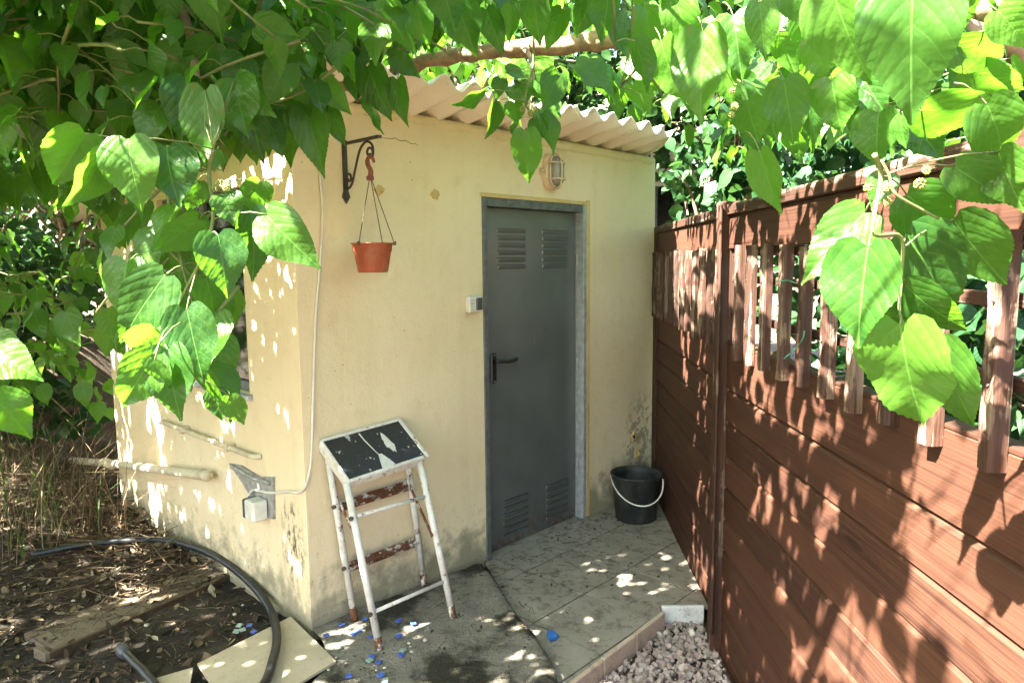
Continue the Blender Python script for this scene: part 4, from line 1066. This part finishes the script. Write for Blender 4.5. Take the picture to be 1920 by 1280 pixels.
hero['lefttop'] = (1.6, [(640,120),(600,150),(560,175),(520,190),(480,200),(440,205)], [
 (575,200,602,317,74,1.7),(612,200,640,275,50,1.75),(500,215,530,292,60,1.7),(545,205,560,262,44,1.7),(470,210,490,300,64,1.6),(600,150,655,215,56,1.7),(540,120,500,190,70,1.55),(460,110,430,170,70,1.5),(405,200,470,240,60,1.5),(520,90,575,120,60,1.6),(590,60,640,110,55,1.6),(340,90,300,165,80,1.5),(405,80,345,140,80,1.5),(480,50,560,70,70,1.5),(250,90,215,170,80,1.6),(270,30,190,60,70,1.6)])
hero['edge'] = (1.25, [(-80,560),(-50,620),(-20,660),(-8,735)], [(-12,665,64,692,74,1.2),(-12,742,60,820,92,1.2),(-30,640,40,650,60,1.3)])
hero['sprig'] = (2.0, [(1000,60),(1000,120),(990,160),(985,195),(1000,220),(988,245)], [
 (985,246,992,343,60,1.95),(965,192,966,233,46,2.0),(1003,222,1022,261,42,2.0),(1016,214,1050,281,34,2.0),(938,148,930,186,30,2.0),(926,192,930,257,24,2.0),(908,172,858,204,18,2.0),(1045,140,1022,206,52,2.0),(1080,120,1162,166,48,2.05),(950,135,1000,140,22,2.05),(970,160,985,195,40,2.05),(1005,150,1040,190,40,2.1),
 (690,125,722,222,66,1.95),(746,150,756,231,46,1.95),(690,170,701,252,18,2.0),(670,140,665,190,50,2.0),(735,110,790,140,40,2.0)])
hero['topmid'] = (1.8, [(1450,-60),(1300,-20),(1150,-30),(1000,-40),(860,-30),(760,-40)], [
 (855,-5,886,104,88,1.75),(912,18,940,104,52,1.8),(1000,-8,1012,84,62,1.8),(1055,20,1020,88,50,1.85),(1210,16,1226,126,62,1.75),(1265,-8,1296,112,78,1.6),(1318,60,1308,226,108,1.45),(1240,78,1266,192,62,1.6),(1110,-10,1085,70,60,1.75),(1150,30,1180,110,50,1.8),(780,10,800,90,64,1.8),(720,0,760,90,56,1.8),(960,10,955,75,40,1.8),(660,10,690,80,64,1.75),(600,-20,620,60,60,1.75),(1375,30,1390,140,78,1.5),(1345,90,1365,190,70,1.55)])
hero['righttop'] = (.95, [(1900,-120),(1800,-60),(1740,-20),(1690,10),(1660,60)], [
 (1425,5,1432,108,66,1.25),(1560,-25,1612,164,130,1.0),(1712,-60,1700,218,190,.85),(1770,-30,1805,78,92,.95),(1490,-40,1540,60,100,1.05),(1470,152,1490,268,90,1.3),(1560,148,1572,248,92,1.3),(1648,212,1635,308,98,1.2),(1728,208,1874,217,72,1.15),(1708,228,1772,292,80,1.25),(1850,195,1905,312,108,1.1),(1790,85,1900,120,70,1.3),(1820,130,1915,190,70,1.35),(1425,285,1456,402,68,1.35),(1530,70,1545,150,72,1.3),(1620,150,1660,215,60,1.3),(1400,190,1420,270,70,1.45),(1515,180,1525,280,56,1.5),(1690,215,1683,275,30,1.0),(1870,20,1935,80,80,1.2)])
hero['right'] = (1.05, [(1640,290),(1652,330),(1640,400),(1640,440),(1690,445),(1690,520),(1690,600),(1740,630)], [
 (1622,398,1500,512,104,1.08),(1628,462,1597,648,152,1.0),(1688,608,1716,822,156,.98),(1700,442,1815,602,140,1.1),(1788,412,1882,542,108,1.12),(1762,640,1812,818,100,1.05),(1698,535,1802,640,92,1.08),(1700,365,1795,445,112,1.14),(1790,312,1902,392,90,1.1),(1872,285,1912,398,96,1.08),(1690,560,1700,630,50,1.1),(1660,330,1640,380,44,1.15)])
hr = random.Random(77)
leaf_n = 0
def petiole_pts(a, b):
    mid_ = a.lerp(b, .5)+Vector((0,0,.012)); return [a, a.lerp(mid_,.6), mid_.lerp(b,.4), b]
occupied = []
for key, (Y, tw, leaves) in hero.items():
    tp_ = [at(x, y, Y+.02*math.sin(i*1.7)) for i, (x, y) in enumerate(tw)]
    TP = bez(tp_, 6); m = MB(); m.tube(TP, [.0042-.0024*i/(len(TP)-1) for i in range(len(TP))], 6)
    place = []; lone = []
    for (bx0, by0, tx, ty, wd, d) in leaves:
        Bp = at(bx0, by0, d); Tp = at(tx, ty, d+hr.uniform(-.035,.03))
        near_i = min(range(len(TP)), key=lambda i: (TP[i]-Bp).length)
        q = TP[near_i]
        if (q-Bp).length < .22: m.tube(petiole_pts(q, Bp), .0013, 5)
        else: lone.append((len(place), petiole_pts(Bp+(Bp-Tp).normalized()*.03+Vector((0,.06,.02)), Bp)))
        ax_ = Tp-Bp; L = ax_.length; view = (CAM-(Bp+Tp)*.5).normalized()
        nrm = Quaternion(ax_.normalized(), hr.uniform(-.55,.55)) @ view
        wd = wd*(.86 if key in ('left', 'lefttop', 'edge') else .95)
        pxl = math.hypot(tx-bx0, ty-by0); wf = max(.3, min(1.35, (wd/pxl)/.92))
        if wf < .55:                       # seen nearly edge on
            nrm = Quaternion(ax_.normalized(), hr.choice((-1,1))*math.acos(min(1, wf/.85))) @ view; wf = .85
        if key in ('right', 'righttop'): nrm = (nrm + Vector((-.25,0,.25))).normalized()
        place.append((lmat(Bp, ax_, nrm, L*1.03, wf)))
    br = tpart(m, 'branch', M['twig'])
    lone = {i: tpart(MB().tube(p_, .0012, 5), 'branch', M['twig']) for i, p_ in lone}
    for pi_, Mx in enumerate(place):
        o = link('leaf', hi_mesh[leaf_n % 8], lone.get(pi_, br)); o.matrix_local = TI @ Mx; leaf_n += 1
# unripe berries
bmb = MB(); rq = random.Random(3)
def berry_mesh():
    m = MB()
    for i in range(7):
        z = -1+2*(i+.5)/7; rr_ = math.sqrt(1-z*z); k = max(3, int(8*rr_))
        for j in range(k):
            a = 2*math.pi*(j+.5*(i % 2))/k; c = Vector((rr_*math.cos(a), rr_*math.sin(a), z*1.35)); s = .36
            oct_ = [Vector(p)*s for p in ((1,0,0),(-1,0,0),(0,1,0),(0,-1,0),(0,0,1),(0,0,-1))]
            m.add([c+p for p in oct_], [(0,2,4),(2,1,4),(1,3,4),(3,0,4),(2,0,5),(1,2,5),(3,1,5),(0,3,5)])
    me = m.mesh('berry', M['berry'], True); return me
bme = berry_mesh()
brb = tpart(MB().tube(bez([at(1652,300,1.06), at(1668,330,1.06), at(1672,352,1.06), at(1690,372,1.06), at(1760,410,1.07)],6), .0022, 6), 'branch', M['twig'])
for (x, y, d) in ((1628,352,1.06),(1660,352,1.05),(1737,319,1.05),(1664,378,1.06),(1725,345,1.07),(1374,170,1.4),(1378,200,1.4),(1372,215,1.4),(413,345,1.3),(405,352,1.3),(425,350,1.3),(980,205,1.95),(995,212,1.95),(1005,205,1.95)):
    o = link('berry', bme, brb); s = .0062*rq.uniform(.8,1.15)
    o.matrix_local = TI @ Matrix.Translation(at(x, y, d)) @ Matrix.Rotation(rq.uniform(0,3),4,'X') @ Matrix.Rotation(rq.uniform(0,3),4,'Z') @ Matrix.Diagonal((s,s,s,1))

# ---- random twigs
def lim_clear(x):         # picture rows below which the shed front and the fence stay free of loose leaves
    pts = [(-400,330),(200,330),(330,330),(520,300),(560,240),(640,190),(700,135),(760,95),(900,100),(1000,108),(1100,112),(1200,185),(1260,340),(1320,330),(1500,300),(1700,255),(1850,240),(2400,240)]
    for (a, b), (c, d) in zip(pts, pts[1:]):
        if x <= c: return b+(d-b)*(x-a)/(c-a)
    return 240
def pq(P): t = P.z/(-LIGHT.z); return P.x+LIGHT.x*t, P.y+LIGHT.y*t
def in_frame(p, mrg=0): return -mrg < p[0] < 1920+mrg and -mrg < p[1] < 1280+mrg
SUNHOLES = []      # where sunlight gets through: (p, q, rp, rq)
def shade_keep(P, rnd):
    p, q = pq(P)
    for (hp_, hq_, a, b) in SUNHOLES:
        if ((p-hp_)/a)**2+((q-hq_)/b)**2 < 1: return False
    return True
FENCE_HOLES = [(1.0,1.15,.5,.75)]
tw_leaf = []    # (matrix, px size, twig id)
tw_wood = []
def make_twig(P, d, n, size, rnd, keep, droop=.22):
    d = d.normalized(); pts = [P.copy()]; lv = []
    side = 1
    for i in range(n):
        stp = rnd.uniform(.045,.07); d = (d+Vector((rnd.gauss(0,.10),rnd.gauss(0,.10),-droop*.35+rnd.gauss(0,.06)))).normalized()
        P = P+d*stp; pts.append(P.copy())
        sd = d.cross(Vector((0,0,1)));
        sd = sd.normalized() if sd.length > .05 else Vector((1,0,0))
        side = -side
        pd = (sd*side*rnd.uniform(.6,1)+d*.35+Vector((0,0,rnd.uniform(-.1,.35)))).normalized()
        Bp = P+pd*rnd.uniform(.03,.06)
        ax_ = (pd*rnd.uniform(.25,.8)+d*.25+Vector((0,0,-rnd.uniform(.35,1.1)))).normalized()
        nrm = (Vector((0,0,1))+pd*rnd.uniform(.1,.8)-LIGHT*.3+Vector((rnd.gauss(0,.3),rnd.gauss(0,.3),0))).normalized()
        L = size*rnd.uniform(.65,1.15)*(1-.45*max(0,i/n-.6)/.4)
        c = Bp+ax_*L*.55
        if keep(Bp, c, Bp+ax_*L, rnd): lv.append((lmat(Bp, ax_, nrm, L, rnd.uniform(.62,.98)), P.copy(), Bp, c, L))
    return pts, lv
def keep_view(Bp, c, t, rnd):
    # not inside the shed or through its roof, not in the open view of shed front / fence
    for X in (Bp, c, t):
        l = X-C0; lx, ly = l.dot(U), l.dot(W)
        if -.3 < lx < 2.95 and -.42 < ly < 2.7 and X.z < 2.46-.15*ly: return False
        if X.y < .35 and (X-CAM).length < .75: return False
        if .80 < X.x < 1.05 and X.y < 5 and X.z < 1.93: return False
        x, y = proj(X)
        if in_frame((x, y), 30):
            if X.y < 3.2 and y > lim_clear(x) and not (x < 275 and X.y > 2.3): return False
            if X.y < 1.35: return False
            if 780 < x < 1270 and abs(y-(118-.115*(x-800))) < 34 and X.y < 3.0 and rnd.random() < .55: return False
    p, q = pq(c)
    for (hp_, hq_, a, b) in SUNHOLES:
        e = ((p-hp_)/a)**2+((q-hq_)/b)**2
        if e < 1 and rnd.random() > max(0, e-.55)*1.2: return False
    return True
SUNHOLES += [(1.68,1.70,.24,.34),(1.36,2.05,.15,.17),(1.2,2.22,.10,.11),(1.05,2.35,.06,.09),(1.30,2.5,.05,.10),(1.6,2.35,.06,.1),(1.1,1.9,.1,.1),   # near part of the fence
             (-1.56,4.42,.10,.16),(-1.30,3.75,.04,.05),(-.98,3.2,.03,.05),     # side wall
             (.33,3.08,.07,.07),(.34,2.92,.06,.05),(.55,3.33,.03,.03),(.66,3.42,.03,.03),(.80,3.45,.035,.03),(.12,2.95,.06,.04),(.05,2.75,.05,.05),(.2,3.2,.04,.03),
             (-1.95,2.75,.09,.05),(-2.1,4.25,.16,.12),(-1.75,4.0,.08,.05)]
rt_ = random.Random(101)
for _ in range(70):
    r_ = rt_.uniform(.02,.05); SUNHOLES.append((rt_.uniform(-2.6,2.0), rt_.uniform(1.9,5.2), r_, r_*rt_.uniform(.7,1.3)))
twigs = []
def region(n, xr, yr, dr, size, dirf=None, ln=(6,10)):
    for _ in range(n):
        x, y, d = rt_.uniform(*xr), rt_.uniform(*yr), rt_.uniform(*dr)
        P = at(x, y, d); a = rt_.uniform(0, 6.283)
        dv_ = Vector((math.cos(a), math.sin(a)*.8-.2, rt_.uniform(-.3,.25)))
        twigs.append(make_twig(P, dv_, rt_.randint(*ln), size, rt_, keep_view))
region(95, (-160,660), (-200,240), (1.7,3.0), .118)
region(60, (60,660), (-140,190), (1.42,2.1), .082)
region(46, (-120,240), (220,700), (2.6,3.9), .115)
region(40, (560,1250), (-200,50), (2.0,3.3), .118)
region(56, (1150,2000), (-220,180), (1.45,3.2), .122)
region(16, (1240,1900), (100,260), (2.2,3.6), .13)
def shade_canopy(n, pr, qr, zr=(2.3,3.5)):                             # mostly unseen crown leaves, added along the sun's path to cast dapples
    for _ in range(n):
        p, q, z = rt_.uniform(*pr), rt_.uniform(*qr), rt_.uniform(*zr)
        P = Vector((p-LIGHT.x/-LIGHT.z*z, q-LIGHT.y/-LIGHT.z*z, z)); a = rt_.uniform(0, 6.283)
        twigs.append(make_twig(P, Vector((math.cos(a), math.sin(a), rt_.uniform(-.2,.2))), rt_.randint(6,10), .145, rt_, keep_view))
shade_canopy(150, (-4.2,2.3), (1.2,6.6)); shade_canopy(55, (-.9,1.1), (2.2,4.4)); shade_canopy(190, (-1.4,.8), (3.2,5.3), (2.05,2.75)); shade_canopy(140, (-.95,1.0), (2.2,3.6), (2.05,2.75)); shade_canopy(70, (1.0,2.1), (3.1,5.2)); shade_canopy(300, (-3.0,-.9), (2.6,5.4)); shade_canopy(60, (.95,2.0), (2.4,4.2)); shade_canopy(110, (-2.8,-.7), (1.9,3.2)); shade_canopy(24, (.8,1.9), (1.7,2.8)); shade_canopy(22, (1.0,1.75), (1.7,2.5), (2.2,2.6))
def keep_left(Bp, c, t, rnd):         # the hanging bough on the left
    for X in (c, t):
        x, y = proj(X)
        if y > 770 or x > (520 if y < 470 else 455 if y < 620 else 430) or x < 170: return False
    return True
for _ in range(15):
    P = at(rt_.uniform(240,450), rt_.uniform(300,640), rt_.uniform(1.4,1.75)); a = rt_.uniform(0, 6.283)
    twigs.append(make_twig(P, Vector((math.cos(a)*.6, math.sin(a)*.4, -.5)), rt_.randint(5,8), .105, rt_, keep_left))
cand = []
for ti, (pts, lv) in enumerate(twigs):
    for li, (Mx, node, Bp, c, L) in enumerate(lv):
        p = proj(c)
        if in_frame(p, 10) and c.y > .3: cand.append((L/(c-CAM).length, ti, li))
cand.sort(reverse=True)
picked = {(ti, li) for _, ti, li in cand[:300-leaf_n]}
stuff = Leaves(); wood = MB()
for ti, (pts, lv) in enumerate(twigs):
    if not lv: continue
    own = [li for li in range(len(lv)) if (ti, li) in picked]
    w = MB() if own else wood
    vis = any(in_frame(proj(x[3]), 60) for x in lv)
    k = len(pts); last = max((i for i in range(k) if any((pts[i]-x[1]).length < 1e-5 for x in lv)), default=1)
    w.tube(pts[:last+1], [.0042-.0028*i/k for i in range(last+1)], 5 if vis else 4)
    for (Mx, node, Bp, c, L) in lv:
        if vis: w.tube([node, node.lerp(Bp,.5)+Vector((0,0,.006)), Bp], .0013, 4, False)
    br = tpart(w, 'branch', M['twig']) if own else None
    for li, (Mx, node, Bp, c, L) in enumerate(lv):
        if li in own:
            o = link('leaf', hi_mesh[(leaf_n*5+li) % 8], br); o.matrix_local = TI @ Mx; leaf_n += 1
        else: stuff.add(LO[(ti+li) % 8], TI @ Mx, rt_.random())
tag(stuff.build('foliage', M['leaf'], tree), kind='stuff')
tag(tpart(wood, 'twigs', M['twig']), kind='stuff')

# ================================================================== TREES AND PLANTS BEHIND
def bgtree(name, base, crown_c, rad, n, leaf, mat, label, seed, cat='tree', clumps=60, trunk_r=.09):
    rnd = random.Random(seed); T0 = Vector(base); e = empty(name, Matrix.Translation(T0), label, cat); I = Matrix.Translation(-T0)
    cc = Vector(crown_c); r = Vector(rad)
    tm = MB(); top_ = cc+Vector((0,0,r.z*.4)); tm.tube([I @ p for p in bez([T0, T0.lerp(cc,.5)+Vector((rnd.uniform(-.1,.1),rnd.uniform(-.1,.1),0)), cc, top_],5)], [trunk_r*(1-.055*i) for i in range(16)], 9)
    tm.build('trunk', M['bark'], e, True)
    lm = MB(); L = Leaves()
    for k in range(clumps):
        while True:
            v = Vector((rnd.uniform(-1,1),rnd.uniform(-1,1),rnd.uniform(-1,1)))
            if .25 < v.length < 1: break
        v *= (.75+.35*rnd.random()); c = cc+Vector((v.x*r.x, v.y*r.y, v.z*r.z)); cr = rnd.uniform(.16,.34)*min(r)
        st_ = T0.lerp(cc, rnd.uniform(.5,1)); lm.tube([I @ p for p in bez([st_, st_.lerp(c,.5)+Vector((0,0,.1)), c],3)], [.02,.017,.014,.012,.009,.007,.004], 5)
        for j in range(n//clumps):
            g_ = Vector((rnd.gauss(0,.55),rnd.gauss(0,.55),rnd.gauss(0,.5)))*cr*1.25; P = c+g_
            l = P-C0; lx, ly = l.dot(U), l.dot(W)
            if -.25 < lx < 2.9 and -.42 < ly < 2.7 and P.z < 2.55: continue
            if P.x < 1.06 and P.y < 5 and P.x > .7: continue
            ax_ = Vector((rnd.gauss(0,.6),rnd.gauss(0,.6),rnd.uniform(-1,.15))); nr = g_.normalized()+Vector((0,0,.7))+Vector((rnd.gauss(0,.35),rnd.gauss(0,.35),rnd.gauss(0,.35)))
            L.add(XL[rnd.randrange(6)], I @ lmat(P, ax_, nr, leaf*rnd.uniform(.65,1.25), rnd.uniform(.7,1)), rnd.random())
    lm.build('limbs', M['bark'], e, True)
    tag(L.build('crown', M[mat], e), kind='stuff')
bgtree('evergreen_tree', (-4.6,7.2,-.1), (-4.3,7.0,2.9), (2.6,1.3,2.8), 10500, .12, 'leaf2', 'dense dark green tree standing behind the left end of the shed', 1, clumps=110)
bgtree('evergreen_tree', (-1.0,8.6,-.1), (-.7,8.4,3.9), (2.6,1.4,2.5), 9000, .12, 'leaf2', 'dark green tree rising behind the shed roof', 2, clumps=90)
bgtree('evergreen_tree', (2.6,8.4,-.1), (2.6,7.6,4.2), (2.5,1.4,2.1), 9500, .12, 'leaf2', 'dark tree in front of the white house behind the fence', 3, clumps=90)
bgtree('leafy_shrub', (3.3,4.6,-.1), (2.9,4.6,2.2), (1.5,1.7,1.6), 8000, .12, 'leaf3', 'glossy blue green shrub reaching over the fence behind the shed corner', 4, 'shrub', 80, .05)
bgtree('leafy_shrub', (2.5,2.4,-.1), (2.2,2.6,1.0), (.85,1.5,1.1), 4200, .11, 'leaf3', 'dark green shrub seen through the gaps of the slat trellis', 5, 'shrub', 50, .03)
bgtree('leafy_shrub', (-4.3,4.9,-.1), (-4.0,5.0,1.8), (1.2,.9,1.7), 4600, .10, 'leaf2', 'dark shrub at the left edge behind the dry grass', 6, 'shrub', 60, .04)
bgtree('climbing_vine', (1.35,5.3,-.1), (1.42,5.15,2.25), (.28,.25,.42), 300, .10, 'leaf3', 'leafy climbing vine at the right corner of the shed eaves', 7, 'vine', 14, .012)
bgtree('evergreen_tree', (5.4,5.6,-.1), (5.2,5.4,3.0), (1.6,2.4,2.6), 5000, .13, 'leaf2', 'tall dark tree far right behind the fence', 8, clumps=70)
bgtree('evergreen_tree', (-5.9,1.2,-.1), (-5.7,1.2,2.2), (1.2,3.0,2.0), 4200, .16, 'leaf2', 'unseen dark hedge tree added left of the view to block sky light', 9, clumps=70)  # out-of-view tree, added to cut low sky light from the left
# neighbouring house
nh = empty('neighbour_house', Matrix.Translation((2.6,9.8,-.1)), 'white neighbouring house with dark window behind the fence', 'house')
MB().box((-2.2,0,0),(-.62,.3,3.4)).box((.28,0,0),(.75,.3,3.4)).box((-.62,0,0),(.28,.3,.9)).box((-.62,0,2.75),(.28,.3,3.4)).build('wall', M['houseW'], nh, recalc=False)
MB().box((-.62,.16,.9),(.28,.18,2.75)).build('window', M['glass'], nh)
MB().cbox((-.62,.08,.9),(-.57,.14,2.75),.004).cbox((.23,.08,.9),(.28,.14,2.75),.004).cbox((-.2,.08,.9),(-.15,.14,2.75),.004).build('window_frame', M['frame_dark'], nh)
rf = MB(); rf.add([(-2.5,-.4,3.38),(1.0,-.4,3.38),(1.0,2.6,4.6),(-2.5,2.6,4.6),(-2.5,-.4,3.46),(1.0,-.4,3.46),(1.0,2.6,4.68),(-2.5,2.6,4.68)],[(0,1,2,3),(4,7,6,5),(0,4,5,1),(1,5,6,2),(2,6,7,3),(3,7,4,0)])
rf.build('roof', M['edgetile'], nh)
# grass: green behind the fence, dry at the left of the shed
def blades(name, spots, n, mat, label, seed, hl, straw=False):
    rnd = random.Random(seed); mb = MB(); lf = []; rn = []
    for _ in range(n):
        x, y, s = spots(rnd); P = Vector((x, y, (soil_z(x, y) if x < 0 else -.1)+.0)); a = rnd.uniform(0,6.283) if x < 0 or x > 2 else rnd.uniform(-1.4,1.4); H_ = rnd.uniform(*hl)*s
        lean = rnd.uniform(.15,.8) if not straw else rnd.uniform(.2,1.9); w = rnd.uniform(.002,.006) if not straw else rnd.uniform(.001,.0028)
        d = Vector((math.cos(a), math.sin(a), 0)); sd = Vector((-d.y, d.x, 0)); V = []; m_ = 6
        for k in range(m_):
            t = k/(m_-1); c = P+Vector((0,0,1))*H_*(t-.35*lean*t*t)+d*H_*lean*t*t; ww = w*(1-t)**.6
            V += [c-sd*ww, c+sd*ww]; lf += [(-.1,t),(.1,t)]
        mb.add(V, [(2*k,2*k+1,2*k+3,2*k+2) for k in range(m_-1)]); rn += [rnd.random()]*(2*m_)
    me = mb.mesh(name, M[mat])
    if straw: fattr(me, 'rnd', rn)
    else:
        at_ = me.attributes.new('lf', 'FLOAT_VECTOR', 'POINT'); at_.data.foreach_set('vector', [c for p, r in zip(lf, rn) for c in (p[0], p[1], r)])
    tag(link(name, me), label, 'grass', kind='stuff')
blades('green_grass', lambda r: (r.uniform(1.3,3.4), r.uniform(.6,6), 1), 6000, 'grass', 'tall green grass growing behind the fence', 1, (.3,1.0))
def dry(r):
    t = r.uniform(.3,2.2); o = abs(r.gauss(0,.5)); P = C0+W*(2.3+r.uniform(-.5,1.3))-U*(.12+o*1.3); return P.x, P.y, 1
blades('dry_grass', dry, 700, 'straw', 'dry straw coloured grass tangled beside the far end of the side wall', 2, (.35,1.1), True)
blades('weed_grass', lambda r: (lambda P: (P.x, P.y, 1))(C0+W*(2.2+r.uniform(-.4,1.6))-U*(.3+abs(r.gauss(0,.6)))), 150, 'grass', 'green weeds among the dry grass at the left', 3, (.2,.7))
# a wall of earth and roots behind the dry grass
def bank_z(x, y): return -.1+1.15*max(0,min(1,(-x-2.55)*.8))*max(0,min(1,(y-4.75)*1.1))+.08*nz(x,y,2.5)
terrain('earth_bank', M['dirt'], -7, -2.75, 4.6, 8, .12, bank_z)
